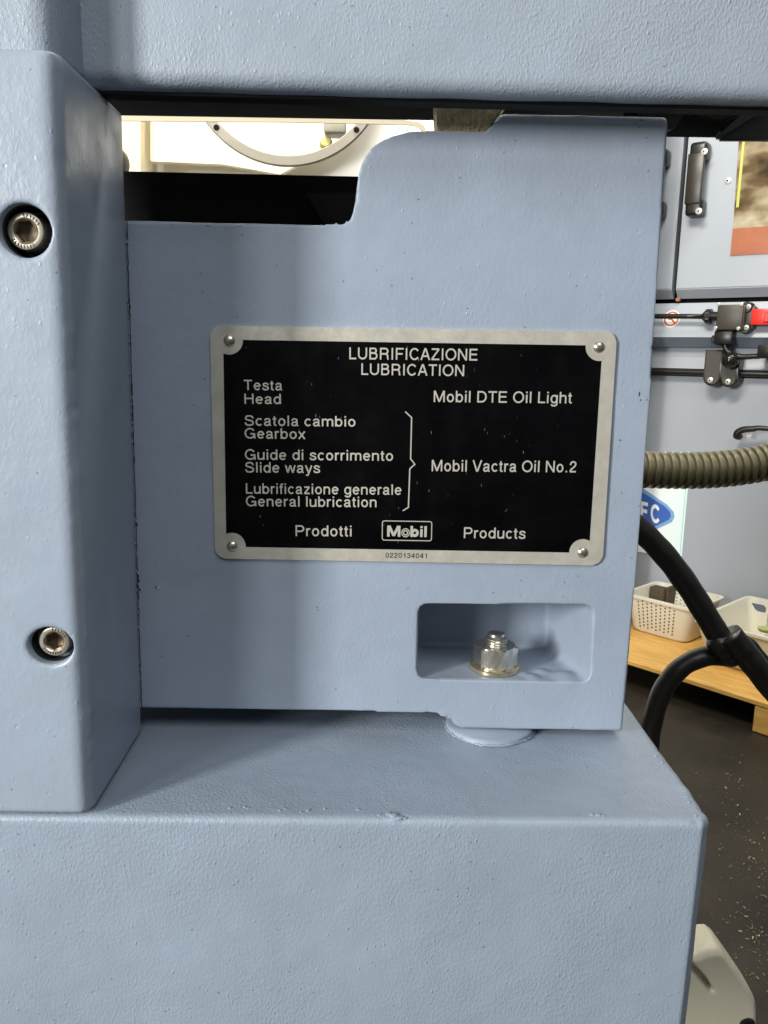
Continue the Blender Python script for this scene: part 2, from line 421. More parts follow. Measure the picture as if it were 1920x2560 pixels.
def socket_screw(nm, p, tilt, label, r):
    e = thing('tmp', '', ''); COL.objects.unlink(e); bpy.data.objects.remove(e)
    bm = NB(); d = 0.0085
    # head with hexagonal socket: rings from rim to socket
    n = 48
    def ringv(rad, y, hexa=False):
        vs = []
        for i in range(n):
            t = 2*math.pi*i/n+tilt
            q = rad
            if hexa:
                a = (2*math.pi*i/n) % (math.pi/3)-math.pi/6; q = rad*math.cos(math.pi/6)/math.cos(a)
            vs.append(bm.verts.new((p.x+q*math.cos(t), y, p.z+q*math.sin(t))))
        return vs
    y0 = p.y
    seq = [(r, y0+d, 0), (r, y0+0.0012, 0), (r*.94, y0+0.0002, 0), (r*.86, y0, 0), (r*.70, y0, 0), (r*.64, y0+0.0004, 0), (r*.60, y0+.0008, 1), (r*.58, y0+0.0048, 1)]
    prev = None
    for rad, y, hx in seq:
        cur = ringv(rad, y, hx)
        if prev:
            for i in range(n): bm.faces.new((prev[i], prev[(i+1) % n], cur[(i+1) % n], cur[i])).material_index = 1 if hx else 0
        prev = cur
    c = bm.verts.new((p.x, y0+0.0058, p.z))
    for i in range(n): bm.faces.new((prev[i], prev[(i+1) % n], c)).material_index = 1
    o = obj('socket_screw', bm, [M['screw_steel'], mat('socket_brown', (.20, .15, .10), .4, .6)], bar, 35, label=label)
    # knurls and raised head marks
    kb = NB()
    for a in list(range(28, 100, 13))+list(range(215, 300, 12)):
        t = R(a); m = Matrix.Translation((p.x+math.cos(t)*r*.80, y0-0.00005, p.z+math.sin(t)*r*.80)) @ Matrix.Rotation(-t, 4, 'Y')
        box(kb, (-r*.085, -.00012, -.00016), (r*.085, .0001, .00016), M4=m @ Matrix.Rotation(R(random.uniform(-25, 25)), 4, 'Y'))
    k = obj('head_marking', kb, M['hole_dark'], o)
    return o
socket_screw('a', Vector((at(62, 578, YF+.004).x, YF+.0045, at(62, 577, YF+.004).z)), R(8), 'upper socket head screw deep in its round bore', 0.0073)
socket_screw('b', Vector((at(136, 1605, YF+.003).x, YF+.0025, at(136, 1603, YF+.003).z)), R(25), 'lower socket head screw in an oval bore by the edge', 0.0066)
for cx0, cz0, rr0, y0_, y1_, sx0, sz0 in ((S1.x, S1.z, .0099, YF+.0022, YF+.0186, 1, 1), (at(128, 1612, YF).x, at(128, 1614, YF).z, .0085, YF+.0026, YF+.0098, 1.10, .96)):
    bm = NB()
    A = [[bm.verts.new((cx0+r_*sx0*math.cos(2*math.pi*i/48), y_, cz0+r_*sz0*math.sin(2*math.pi*i/48))) for i in range(48)] for r_, y_ in ((rr0+.0006, y0_), (rr0-.0002, y0_+.0004), (rr0-.0002, y1_))]
    for a_, b_ in zip(A, A[1:]):
        for i in range(48): bm.faces.new((a_[i], a_[(i+1) % 48], b_[(i+1) % 48], b_[i]))
    bm.faces.new(A[-1])
    obj('bore_dark_sleeve', bm, M['hole_dark'], bar, 50, label='dark sleeve added to darken the inside of a screw bore')  # sleeve added only to make the inside of the bore dark

# ---- bracket plate in the middle (carries the sign plate)
YP = 0.0
ol = [(300, 549), (700, 560), (845, 563)]
curve = catmull([(845, 563), (868, 556), (880, 538), (888, 500), (893, 455), (903, 410), (925, 374), (960, 348), (1005, 333), (1060, 327)], 5)
ol = [(270, 549), (600, 557), (810, 562)]+curve+[(1140, 326), (1195, 329)]+catmull([(1195, 329), (1225, 324), (1238, 308), (1241, 292), (1248, 283)], 4)[1:]
ol += [(1450, 287), (1669, 292), (1671, 310), (1634, 870), (1594, 1400), (1557, 1829)]
ol += [(1400, 1826), (1160, 1823)]+catmull([(1160, 1823), (1138, 1815), (1122, 1797), (1105, 1786), (1070, 1783)], 4)[1:]+[(900, 1779), (600, 1774), (270, 1770)]
bm = NB(); pts = [xz(a, b, YP) for a, b in ol]
prism(bm, pts, YP, 0.030)
def fillet_front(bm, y, off, seg):
    es = [e for e in bm.edges if abs(e.verts[0].co.y-y) < 1e-6 and abs(e.verts[1].co.y-y) < 1e-6]
    bmesh.ops.bevel(bm, geom=es, offset=off, segments=seg, affect='EDGES', profile=0.5)
fillet_front(bm, YP, 0.0015, 3)
# recess for the clamping nut: tapered pocket
rec = [(1047, 1510), (1480, 1513), (1472, 1706), (1043, 1697)]
rf = round_poly([xz(a, b, YP) for a, b in rec], 0.0055, 6)
rb = round_poly([xz(a, b, YP) for a, b in [(1052, 1519), (1424, 1522), (1416, 1707), (1050, 1699)]], 0.006, 6)
cut = NB()
A = [cut.verts.new((p[0]+(p[0]-q[0])*0.2, -0.006, p[1]+(p[1]-q[1])*0.2)) for p, q in zip(rf, rb)]
B = [cut.verts.new((q[0], 0.052, q[1])) for q in rb]
n_ = len(A); cut.faces.new(A); cut.faces.new(B[::-1])
for i in range(n_): cut.faces.new((A[i], B[i], B[(i+1) % n_], A[(i+1) % n_]))
# the casting is thicker behind the pocket
box(bm, (xz(1000, 1480, 0)[0], 0.026, xz(1100, 1770, 0)[1]), (xz(1530, 1480, 0)[0], 0.062, xz(1100, 1475, 0)[1]))
dn = []
for (px_, py_, y_, r_, a_) in [(1330, 1690, .006, .006, .0012), (1355, 1672, .014, .006, .0014),
                               (1410, 1690, .008, .010, .0022), (1300, 1680, .012, .006, .001)]:
    dn.append((at(px_, py_, y_), r_, a_))
for k in range(34):
    i = random.randrange(len(pts)); p = pts[i]
    dn.append((Vector((p[0], 0.0005, p[1])), random.uniform(.0015, .004), random.uniform(-.0006, .0004)))
brk = thing('mounting_bracket', 'flat blue grey painted bracket casting with stepped top edge holding the black lettered plate', 'machine casting', (pts[-1][0], 0.0, pts[-1][1]))
obj('casting', cast(bm, 0.00095, (cut,), 3, 0.00022, 32, dn), M['paint_smooth'], brk, 180)
# paint chips along the joint with the bar
bm = NB()
for k in range(46):
    t = random.random(); px_ = 314+(352-314)*t; py_ = 560+(1765-560)*t; p = at(px_+random.uniform(-1, 3), py_, -0.0003); s = random.uniform(.0003, .0009)
    g = bmesh.ops.create_icosphere(bm, subdivisions=1, radius=s)['verts']
    for v in g: v.co = Vector((v.co.x*0.7, v.co.y*0.5, v.co.z*random.uniform(1, 2.2)))+p
tag(obj('paint_crumb', bm, M['paint_bar'], brk, 180), 'crumbs of paint along the joint', 'x'); brk.children[-1]['kind'] = 'stuff'
del brk.children[-1]['category']

bm = NB(); rs_ = random.Random(5); t = 0.0
while t < 1:
    ln = rs_.uniform(.006, .03)
    if True:
        q = []
        for k in range(5):
            tt = min(1, t+ln*k/4); px_ = 317+(354-317)*tt; py_ = 552+(1768-552)*tt; p = at(px_+rs_.uniform(-.4, 1.6), py_, -0.0002); q.append((p.x, p.z))
        w_ = rs_.uniform(.00003, .00008) if rs_.random() < .85 else rs_.uniform(.0001, .00025); ribbon_pts = [(a+w_*rs_.uniform(.6, 1.2), b) for a, b in q]+[(a-w_, b) for a, b in q[::-1]]
        prism(bm, ribbon_pts, -0.0009, 0.0)
    t += ln*0.98
o = obj('seam_crack', bm, M['hole_dark'], brk, label='dark broken crack line where the bar meets the bracket'); o['kind'] = 'stuff'
rc = random.Random(21)
def chips(name, spots, m, Y=-0.0003, parent=None):
    bm = NB()
    for px_, py_, rx_, rz_ in spots:
        p = at(px_, py_, Y); k = 9; q = []
        for i in range(k):
            a_ = 2*math.pi*i/k; f = rc.uniform(.5, 1.25); q.append((p.x+rx_*.0002*math.cos(a_)*f, p.z+rz_*.0002*math.sin(a_)*f))
        prism(bm, q, Y-.00008, Y+.0006)
    o = obj(name, bm, m, parent); o['kind'] = 'stuff'; return o
chips('paint_chip', [(345, 1440, 2.5, 7), (347, 1452, 3.5, 5), (344, 1466, 2, 8), (350, 1474, 2.5, 3), (346, 1492, 2, 5), (322, 750, 2.5, 3.5), (325, 765, 1.5, 5), (342, 1310, 1.5, 6), (390, 1468, 2.5, 1.5), (1605, 300, 2, 1.6), (1590, 308, 1.6, 1.2), (1598, 318, 1.2, 1.2),
    (1168, 771, 1.2, 1.0), (1045, 498, 1, 1), (1550, 1100, 1.2, 2), (1598, 985, 1.4, 5), (1601, 1000, 1, 3)], M['hole_dark'], -0.0004, brk)
chips('bare_nick', [(396, 1470, 3.2, 3.2), (1166, 784, 1.8, 3), (1560, 1015, 1.4, 2), (600, 563, 3, .8), (430, 560, 2.5, .8), (520, 562, 4, .7)], mat('pale_primer', (.62, .65, .68), .5), -0.0004, brk)
# ---- nut, washer and stud in the pocket
nc = at(1237, 1664, 0.0165); fl = at(1237, 1668, 0.0165).z-0.0006
nutw = thing('clamping_nut', 'steel hexagon nut with washer on a short threaded stud in the pocket', 'nut', (nc.x, 0.0165, fl))
bm = NB(); lathe(bm, [(0.0072, 0), (0.0132, 0), (0.0136, .0005), (0.0136, .0022), (0.0130, .0027), (0.0072, .0027), (0.0072, 0)], (nc.x, .0165, fl), n=48)
obj('washer', bm, M['brass_zinc'], nutw, 30)
bm = NB(); n = 48; H0 = fl+.0028; NH = 0.0112; RA = 0.0121; rot0 = R(-137)
prev = None
for (q, hexa, z) in [(RA*.90, 0, H0), (RA, 1, H0+.0013), (RA, 1, H0+NH-.0016), (RA*.88, 0, H0+NH), (.0066, 0, H0+NH), (.0060, 0, H0+NH-.001)]:
    cur = []
    for i in range(n):
        t = 2*math.pi*i/n; rr = q
        if hexa:
            a = t % (math.pi/3)-math.pi/6; rr = q*math.cos(math.pi/6)/math.cos(a)
        zz = z
        if hexa: # chamfer arcs
            sgn = -1 if z > H0+NH/2 else 1
            zz = z-sgn*max(0, (rr/q-0.88))*0.009
        cur.append(bm.verts.new((nc.x+rr*math.cos(t+rot0), .0165+rr*math.sin(t+rot0), zz)))
    if prev:
        for i in range(n): bm.faces.new((prev[i], prev[(i+1) % n], cur[(i+1) % n], cur[i]))
    prev = cur
obj('nut', bm, M['bare_steel'], nutw, 25)
bm = NB(); prof = [(0, 0)]; z = 0
prof = [(0.0058, H0-fl)]
zz = H0-fl+NH-.002
while zz < H0-fl+NH+.0040:
    prof += [(0.0061, zz), (0.0054, zz+.00075)]; zz += .0015
prof += [(0.0058, zz), (0.0046, zz+.0010), (0.0044, zz+.0024), (0, zz+.0026)]
lathe(bm, prof, (nc.x, .0165, fl), n=36)
obj('stud', bm, M['bare_steel'], nutw, 30)

# ---- upper casting
YU = -0.038
zU = at(960, 226, YU).z
zUr = at(1900, 236, YU).z
bm = NB(); xU0 = at(-500, 100, YU).x; xU1 = at(2500, 100, YU).x; ztop = at(960, -350, YU).z
prof = round_poly([(YU, ztop), (YU, zU), (-0.018, zU), (-0.018, ztop)], [0, 0.0072, 0.001, 0], 8)
extrude_x(bm, prof, xU0, xU1)
xs = at(128, 60, YU-0.027).x
prof2 = [(xU0, zU), (xs, zU), (xs, ztop), (xU0, ztop)]
bm2 = NB(); extr = round_poly([(xU0, YU+0.004), (xU0, YU-0.027), (xs, YU-0.027), (xs+0.003, YU+0.004)], [0, 0, 0.010, 0.0], 8)
up = thing('upper_casting', 'large rough textured blue grey casting across the top with rounded lower edge', 'machine casting', (0, YU, zU))
obj('casting', cast(bm, 0.0013, smooth_it=2, amp=0.0003, freq=40), M['paint_rough'], up, 180)
a = [bm2.verts.new((p[0], p[1], zU+0.002)) for p in extr]; b = [bm2.verts.new((p[0], p[1], ztop)) for p in extr]
bm2.faces.new(a); bm2.faces.new(b[::-1])
for i in range(len(a)): bm2.faces.new((a[i], a[(i+1) % len(a)], b[(i+1) % len(a)], b[i]))
obj('raised_pad', cast(bm2, 0.0012, smooth_it=3, amp=0.0003, freq=40), M['paint_rough'], up, 180, label='raised pad of the casting at the top left')
# dark slide strip under it
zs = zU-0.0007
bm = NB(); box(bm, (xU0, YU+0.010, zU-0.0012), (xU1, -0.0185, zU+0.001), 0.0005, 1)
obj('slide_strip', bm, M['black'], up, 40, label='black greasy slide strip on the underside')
bm = NB()                                             # thin light lip of the far housing
lip = [xz(150, 287, 0.45), xz(700, 293, 0.45), xz(940, 298, 0.45), xz(1010, 300, 0.45), xz(1046, 304, 0.45), xz(1062, 316, 0.45), xz(1066, 330, 0.45), xz(1058, 330, 0.45), xz(1040, 316, 0.45), xz(1010, 311, 0.45), xz(700, 305, 0.45), xz(150, 301, 0.45)]
prism(bm, lip, 0.45, 0.452)
tag(obj('housing_lip', bm, M['cream'], None, 40), 'thin cream metal lip hanging just behind the dark slide strip', 'metal lip')
bm = NB(); prism(bm, [xz(60, 285, .10), xz(1085, 301, .10), xz(1100, 330, .10), xz(1640, 335, .10), xz(1640, 20, .10), xz(60, 20, .10)], 0.030, 0.10)
obj('slide_block', bm, M['black'], up, label='dark block behind the slide strip')
bm = NB(); prism(bm, [xz(1092, 225, .006), xz(1292, 225, .006), xz(1207, 345, .006), xz(1092, 345, .006)], .006, .027)
tag(obj('iron_stop_block', cast(bm, 0.0008, (), 1, 0.0004, 300), M['rust_block'], None, 180), 'rough brown iron block hanging in the notch above the bracket', 'iron block')

# ---- dark body behind the bracket
bm = NB(); zbeam = at(600, 434, 0.07).z
box(bm, (at(40, 500, .07).x, 0.07, BASE_TOP-0.25), (at(1480, 500, .07).x, 0.30, zbeam), 0.0006, 1)
prism(bm, [xz(765, 482, .055), xz(960, 482, .055), xz(960, 620, .055), xz(845, 620, .055)], .055, .072)
tag(obj('inner_frame', bm, M['black'], None), 'matt black machine body seen through the opening and below the bracket', 'machine frame')

# ---- bellows to the right of the bracket, under the casting
bel = thing('way_cover', 'folded black rubber way cover under the casting at upper right', 'bellows', (at(1800, 340, .05).x, .05, at(1800, 300, .05).z))
def fold(pts, y0, y1, rad=0.0):
    bm = NB(); prism(bm, [xz(a, b, y0) for a, b in pts], y0, y1)
    bmesh.ops.bevel(bm, geom=bm.edges[:], offset=0.0008, segments=2, affect='EDGES')
    return obj('fold', bm, M['bellows'], bel, 35)
fold([(1560, 200), (2100, 200), (2100, 343), (1960, 345), (1560, 340)], .055, .0565)
fold([(1600, 210), (1770, 210), (1690, 318), (1672, 325), (1600, 330)], .045, .052)
fold([(1790, 230), (2000, 225), (1935, 262), (1800, 348), (1792, 344), (1800, 328), (1870, 280)], .030, .034)
fold([(1960, 240), (2100, 240), (2100, 345), (1930, 350), (1800, 350), (1812, 338), (1880, 300)], .038, .042)
fold([(1730, 236), (1960, 232), (1900, 270), (1800, 292), (1745, 280)], .040, .05)

# ================================================================== SIGN PLATE
plate = thing('lubrication_plate', 'black rectangular metal plate with silver lubrication text riveted to the bracket', 'sign plate', at(1030, 1395, -0.0012))
bm = NB(); pc = round_poly([xz(*p, -0.0015) for p in [(525, 814), (1543, 829), (1506, 1414), (538, 1396)]], 0.0062, 8)
prism(bm, pc, -0.0016, 0.0006)
es = [e for e in bm.edges if e.verts[0].co.y < -0.001 and e.verts[1].co.y < -0.001]
bmesh.ops.bevel(bm, geom=es, offset=0.0003, segments=2, affect='EDGES')
obj('backing_plate', bm, M['plate_metal'], plate, 30)
# black field with quarter-circle bites at the corners
riv = [(573, 852), (1498, 868), (1457, 1382), (580, 1366)]
inn = [(558, 849), (1506, 864), (1472, 1382), (566, 1366.5)]
out = []
cn = [Vector(p) for p in inn]; rv = [Vector(p) for p in riv]
def hit(c, r, a, b):                                   # where the edge a-b meets the circle, nearest b
    d = b-a; f = a-c; A_ = d.dot(d); B_ = 2*f.dot(d); C_ = f.dot(f)-r*r; disc = B_*B_-4*A_*C_
    s = [(-B_-math.sqrt(disc))/(2*A_), (-B_+math.sqrt(disc))/(2*A_)]
    t = [q for q in s if 0 <= q <= 1]; return a+d*(t[0] if t else 0)
for i in range(4):
    c = rv[i]; r = 34.5
    p_in = hit(c, r, cn[i-1], cn[i]); p_out = hit(c, r, cn[(i+1) % 4], cn[i])
    a0 = math.atan2(p_in.y-c.y, p_in.x-c.x); a1 = math.atan2(p_out.y-c.y, p_out.x-c.x)
    ctr = sum((q for q in cn), Vector((0, 0)))/4; am = math.atan2(ctr.y-c.y, ctr.x-c.x)
    def near(x, ref):
        while x-ref > math.pi: x -= 2*math.pi
        while x-ref < -math.pi: x += 2*math.pi
        return x
    a0 = near(a0, am); a1 = near(a1, am)
    for k in range(13):
        t = a0+(a1-a0)*k/12; out.append((c.x+r*math.cos(t), c.y+r*math.sin(t)))
bm = NB(); prism(bm, [xz(a, b, -0.0016) for a, b in out], -0.00172, -0.0012)
obj('black_field', bm, M['plate_black'], plate)
bm = NB()
lathe(bm, [(0, .0012), (.0007, .00115), (.0015, .00092), (.0023, .0005), (.0028, .0000), (.0029, -.0003)], (0, 0, 0), (0, -1, 0), n=28)
r0 = None; pl = ORI[plate].translation
for i, (a, b) in enumerate(riv):
    p = at(a, b, -0.0017)-pl
    if r0 is None:
        r0 = obj('rivet', bm, M['rivet'], plate, 180, local=True); r0.location = p
    else: copy_mesh('rivet', r0, plate, p)

# ---- lettering: a stroke font of our own, cap height 100
def A_(cx, cy, rx_, ry_, a0, a1, k=None):
    k = k or max(6, int(abs(a1-a0)/12))
    return [(cx+rx_*math.cos(R(a0+(a1-a0)*i/k)), cy+ry_*math.sin(R(a0+(a1-a0)*i/k))) for i in range(k+1)]
def Lp(*p): return list(p)
def Sp(*p): return catmull(list(p), 5)
def arch(x0, x1, y=0):
    return Sp((x0, 46), (x0+4, 58), (x0+13, 65.5), (x0+26, 67), (x1-9, 65), (x1-2, 58), (x1, 46))+[(x1, y)]
G = {
 'o': (77, [A_(38.5, 36.5, 25.5, 31, 0, 360)]),
 'a': (75, [Sp((14, 50), (18, 61), (27, 67), (37, 67.5), (48, 66), (55, 59), (56, 50))+[(56, 18)]+Sp((56, 14), (58, 7.5), (63, 6), (68, 6.5)), Sp((56, 42), (48, 39), (31, 37), (18, 31), (13, 20), (17, 9), (27, 5.5), (38, 6.5), (49, 12), (56, 24))]),
 'b': (77, [Lp((13, 0), (13, 100)), A_(39, 36.5, 25.5, 31, 0, 360)]),
 'd': (77, [Lp((64, 0), (64, 100)), A_(38, 36.5, 25.5, 31, 0, 360)]),
 'g': (77, [A_(38, 36.5, 25.5, 31, 0, 360), Lp((64, 73), (64, 0))+Sp((64, -2), (60, -14), (48, -21), (36, -22), (22, -19), (14, -10))]),
 'c': (70, [A_(37, 36.5, 25, 31, 42, 318)]),
 'e': (76, [Lp((13, 38), (63, 38)), A_(38, 36.5, 25.5, 31, 2, 322)]),
 'f': (40, [Sp((37, 93), (29, 94), (21, 90), (19, 80))+[(19, 0)], Lp((4, 67), (35, 67))]),
 'h': (76, [Lp((13, 0), (13, 100)), arch(13, 62)]),
 'n': (76, [Lp((13, 0), (13, 73)), arch(13, 62)]),
 'm': (114, [Lp((13, 0), (13, 73)), arch(13, 57), arch(57, 101)]),
 'r': (47, [Lp((13, 0), (13, 73)), Sp((13, 44), (18, 58), (28, 66), (43, 66.5))]),
 's': (69, [Sp((59, 51), (54, 62), (43, 67), (34, 67.5), (21, 65), (14.5, 56), (19, 46), (35, 39), (52, 32), (59, 21), (54, 10), (36, 5.5), (22, 7), (13, 14), (11, 24))]),
 't': (42, [Lp((19, 92), (19, 18))+Sp((19.5, 14), (22, 8), (28, 6), (37, 6.5)), Lp((4, 67), (36, 67))]),
 'u': (76, [Lp((63, 0), (63, 73)), Lp((13, 73), (13, 27))+Sp((13, 24), (16, 11), (28, 6), (42, 7), (56, 14), (63, 27))]),
 'w': (100, [Lp((7, 73), (27, 1)), Lp((27, 1), (50, 72)), Lp((50, 72), (73, 1)), Lp((73, 1), (93, 73))]),
 'x': (70, [Lp((8, 73), (62, 0)), Lp((8, 0), (62, 73))]),
 'y': (70, [Lp((7, 73), (36, 0)), Lp((63, 73), (38, 2))+Sp((36, -4), (30, -17), (22, -22), (11, -21))]),
 'z': (68, [Lp((9, 67), (60, 67)), Lp((57, 66), (12, 7)), Lp((9, 6.5), (62, 6.5))]),
 'i': (31, [Lp((15.5, 0), (15.5, 73)), Lp((15.5, 86), (15.5, 100))]),
 'l': (31, [Lp((15.5, 0), (15.5, 100))]),
 'A': (93, [Lp((8, 0), (45, 100)), Lp((85, 0), (48, 100)), Lp((22, 33), (71, 33))]),
 'B': (93, [Lp((16, 0), (16, 100)), Lp((16, 93.5), (50, 93.5))+A_(52, 74.5, 19, 19, 90, -90)+[(16, 55.5)], Lp((16, 54), (52, 54))+A_(54, 30.3, 23, 23.8, 90, -90)+[(16, 6.5)]]),
 'C': (100, [A_(51, 50, 39, 45, 36, 324)]),
 'D': (100, [Lp((16, 0), (16, 100)), Lp((16, 93.5), (46, 93.5))+A_(48, 50, 39, 43.5, 90, -90)+[(16, 6.5)]]),
 'E': (91, [Lp((16, 0), (16, 100)), Lp((16, 93.5), (82, 93.5)), Lp((16, 52), (78, 52)), Lp((16, 6.5), (84, 6.5))]),
 'F': (84, [Lp((16, 0), (16, 100)), Lp((16, 93.5), (80, 93.5)), Lp((16, 50), (72, 50))]),
 'G': (108, [A_(53, 50, 42, 45, 36, 335), Lp((56, 45), (97, 45)), Lp((93, 50), (95, 0))]),
 'H': (100, [Lp((16, 0), (16, 100)), Lp((84, 0), (84, 100)), Lp((16, 53), (84, 53))]),
 'I': (39, [Lp((19.5, 0), (19.5, 100))]),
 'L': (77, [Lp((16, 0), (16, 100)), Lp((16, 6.5), (73, 6.5))]),
 'M': (116, [Lp((15, 0), (15, 100)), Lp((101, 0), (101, 100)), Lp((18, 98), (58, 3)), Lp((98, 98), (58, 3))]),
 'N': (100, [Lp((15, 0), (15, 100)), Lp((85, 0), (85, 100)), Lp((17, 97), (83, 3))]),
 'O': (108, [A_(54, 50, 43, 45, 0, 360)]),
 'P': (93, [Lp((16, 0), (16, 100)), Lp((16, 93.5), (52, 93.5))+A_(55, 69, 25, 24.5, 90, -90)+[(16, 44.5)]]),
 'R': (100, [Lp((16, 0), (16, 100)), Lp((16, 93.5), (54, 93.5))+A_(57, 71, 24, 22.5, 90, -90)+[(16, 48.5)], Sp((56, 48), (72, 44), (80, 32), (81, 14), (86, 0))]),
 'S': (93, [Sp((78, 70), (72, 86), (56, 94), (44, 94), (24, 90), (15, 75), (20, 61), (45, 52), (70, 44), (80, 28), (73, 12), (52, 5.5), (34, 6), (18, 13), (11, 31))]),
 'T': (85, [Lp((42.5, 0), (42.5, 93)), Lp((4, 93.5), (81, 93.5))]),
 'U': (100, [Lp((15, 100), (15, 40))+A_(50, 38, 35, 32, 180, 360)+[(85, 100)]]),
 'V': (93, [Lp((8, 100), (45, 0)), Lp((85, 100), (48, 0))]),
 'Z': (85, [Lp((8, 93.5), (76, 93.5)), Lp((74, 92), (10, 8)), Lp((7, 6.5), (79, 6.5))]),
 '0': (77, [A_(38.5, 49, 25.5, 44, 0, 360)]),
 '1': (77, [Lp((46, 0), (46, 98)), Sp((46, 82), (38, 74), (22, 72))]),
 '2': (77, [Sp((13, 64), (17, 82), (28, 91), (40, 92), (56, 86), (62, 72), (56, 57), (38, 40), (20, 25), (13, 8)), Lp((8, 6.5), (66, 6.5))]),
 '3': (77, [Sp((13, 68), (18, 84), (30, 91.5), (40, 92), (54, 86), (59, 73), (52, 58), (34, 53)), Sp((34, 53), (54, 48), (62, 28), (54, 11), (37, 5), (18, 11), (11, 28))]),
 '4': (77, [Lp((52, 0), (52, 98)), Lp((50, 94), (10, 30)), Lp((6, 28), (70, 28))]),
 '.': (39, [Lp((19, 0), (19, 14))]),
 ' ': (36, []),
}
def ribbon(bm, pts, hw, y0, y1, tf, mi=0):
    """flat stroke of half width hw along a 2-D polyline, mapped by tf into (x,z)"""
    q = [Vector(pts[0])]
    for p in pts[1:]:
        if (Vector(p)-q[-1]).length > 0.05: q.append(Vector(p))
    closed = (q[0]-q[-1]).length < 0.5 and len(q) > 4
    if closed: q.pop()
    n = len(q); Lf = []; Rt = []
    for i in range(n):
        a = q[i-1] if (i > 0 or closed) else q[i]; b = q[(i+1) % n] if (i < n-1 or closed) else q[i]
        d1 = (q[i]-a); d2 = (b-q[i])
        if d1.length < 1e-6: d1 = d2
        if d2.length < 1e-6: d2 = d1
        d1.normalize(); d2.normalize(); t = (d1+d2)
        if t.length < 1e-4: t = d1
        t.normalize(); nn = Vector((-t.y, t.x)); k = 1/max(0.6, nn.dot(Vector((-d1.y, d1.x))))
        Lf.append(q[i]+nn*hw*k); Rt.append(q[i]-nn*hw*k)
    F = lambda p, y: bm.verts.new((tf(p)[0], y, tf(p)[1]))
    lf = [F(p, y1) for p in Lf]; rt = [F(p, y1) for p in Rt]; lb = [F(p, y0) for p in Lf]; rb_ = [F(p, y0) for p in Rt]
    m = n if closed else n-1
    for i in range(m):
        j = (i+1) % n
        for f in ((lf[i], lf[j], rt[j], rt[i]), (lb[i], lf[i], lf[j], lb[j]), (rt[i], rt[j], rb_[j], rb_[i])):
            bm.faces.new(f).material_index = mi
    if not closed:
        for i in (0, n-1): bm.faces.new((lf[i], rt[i], rb_[i], lb[i])).material_index = mi
def text_layout(s, track):
    x = 0; out = []
    for c in s: out.append((c, x)); x += G[c][0]+track
    return out, x-track
def write(name, s, p0, p1, cap, yb=-0.00172, yt=-0.00185, hw=6.8, m='letter', parent=plate, gx=1.0, label=None):
    """p0,p1: measured ends of the baseline in the photograph, cap: cap height in its pixels"""
    a = Vector(xz(*p0, yb)); b = Vector(xz(*p1, yb)); u = (b-a); Lw = u.length; u.normalize(); v = Vector((-u.y, u.x))
    h = (Vector(xz(p0[0], p0[1]-cap, yb))-a).length
    _, nat = text_layout(s, 0); first = 8; last = 8
    inner = Lw/h*100/gx
    track = (inner+first+last-nat)/max(1, len(s)-1)
    sx = gx
    sx = max(0.86, min(1.22, (Lw/h*100)/(nat+(len(s)-1)*4.0-16)))
    track = (Lw/h*100/sx+first+last-nat)/max(1, len(s)-1)
    lay, tot = text_layout(s, track); bm = NB(); k = 0
    for c, x in lay:
        for st in G[c][1]:
            yo = yt-(k % 4)*0.000008; k += 1
            ribbon(bm, st, hw, yb+0.00005, yo, lambda p: tuple(a+u*((p[0]+x-first)*sx/100*h)+v*(p[1]/100*h)))
    return obj(name, bm, M[m], parent, label=label)
for s, p0, p1, cap in [
    ('LUBRIFICAZIONE', (873, 898), (1193, 901.5), 29.5), ('LUBRICATION', (903, 937), (1160, 940.5), 28.5),
    ('Testa', (611, 975), (705, 976), 25.5), ('Head', (611, 1009.5), (702, 1010), 25.5),
    ('Scatola cambio', (612.7, 1064), (888, 1066.5), 26), ('Gearbox', (612.7, 1096), (762, 1097.5), 26),
    ('Guide di scorrimento', (613.5, 1149), (982, 1152), 26), ('Slide ways', (614, 1181), (799, 1182.5), 26),
    ('Lubrificazione generale', (614.7, 1234), (1003, 1237), 26), ('General lubrication', (616, 1265.5), (941, 1268), 26),
    ('Mobil DTE Oil Light', (1084, 1005), (1428, 1008.5), 28.5), ('Mobil Vactra Oil No.2', (1079, 1178), (1440, 1181), 28.5),
    ('Prodotti', (738.7, 1340), (879, 1341), 27), ('Products', (1159, 1345), (1312, 1347), 27)]:
    write('text_line', s, p0, p1, cap, label='raised silver words '+s)
write('stamped_number', '0220134041', (964, 1394), (1069, 1395.8), 12.5, yb=-0.0016, yt=-0.00166, hw=7.5, m='stamp', label='dark stamped number 0220134041 on the lower rim')
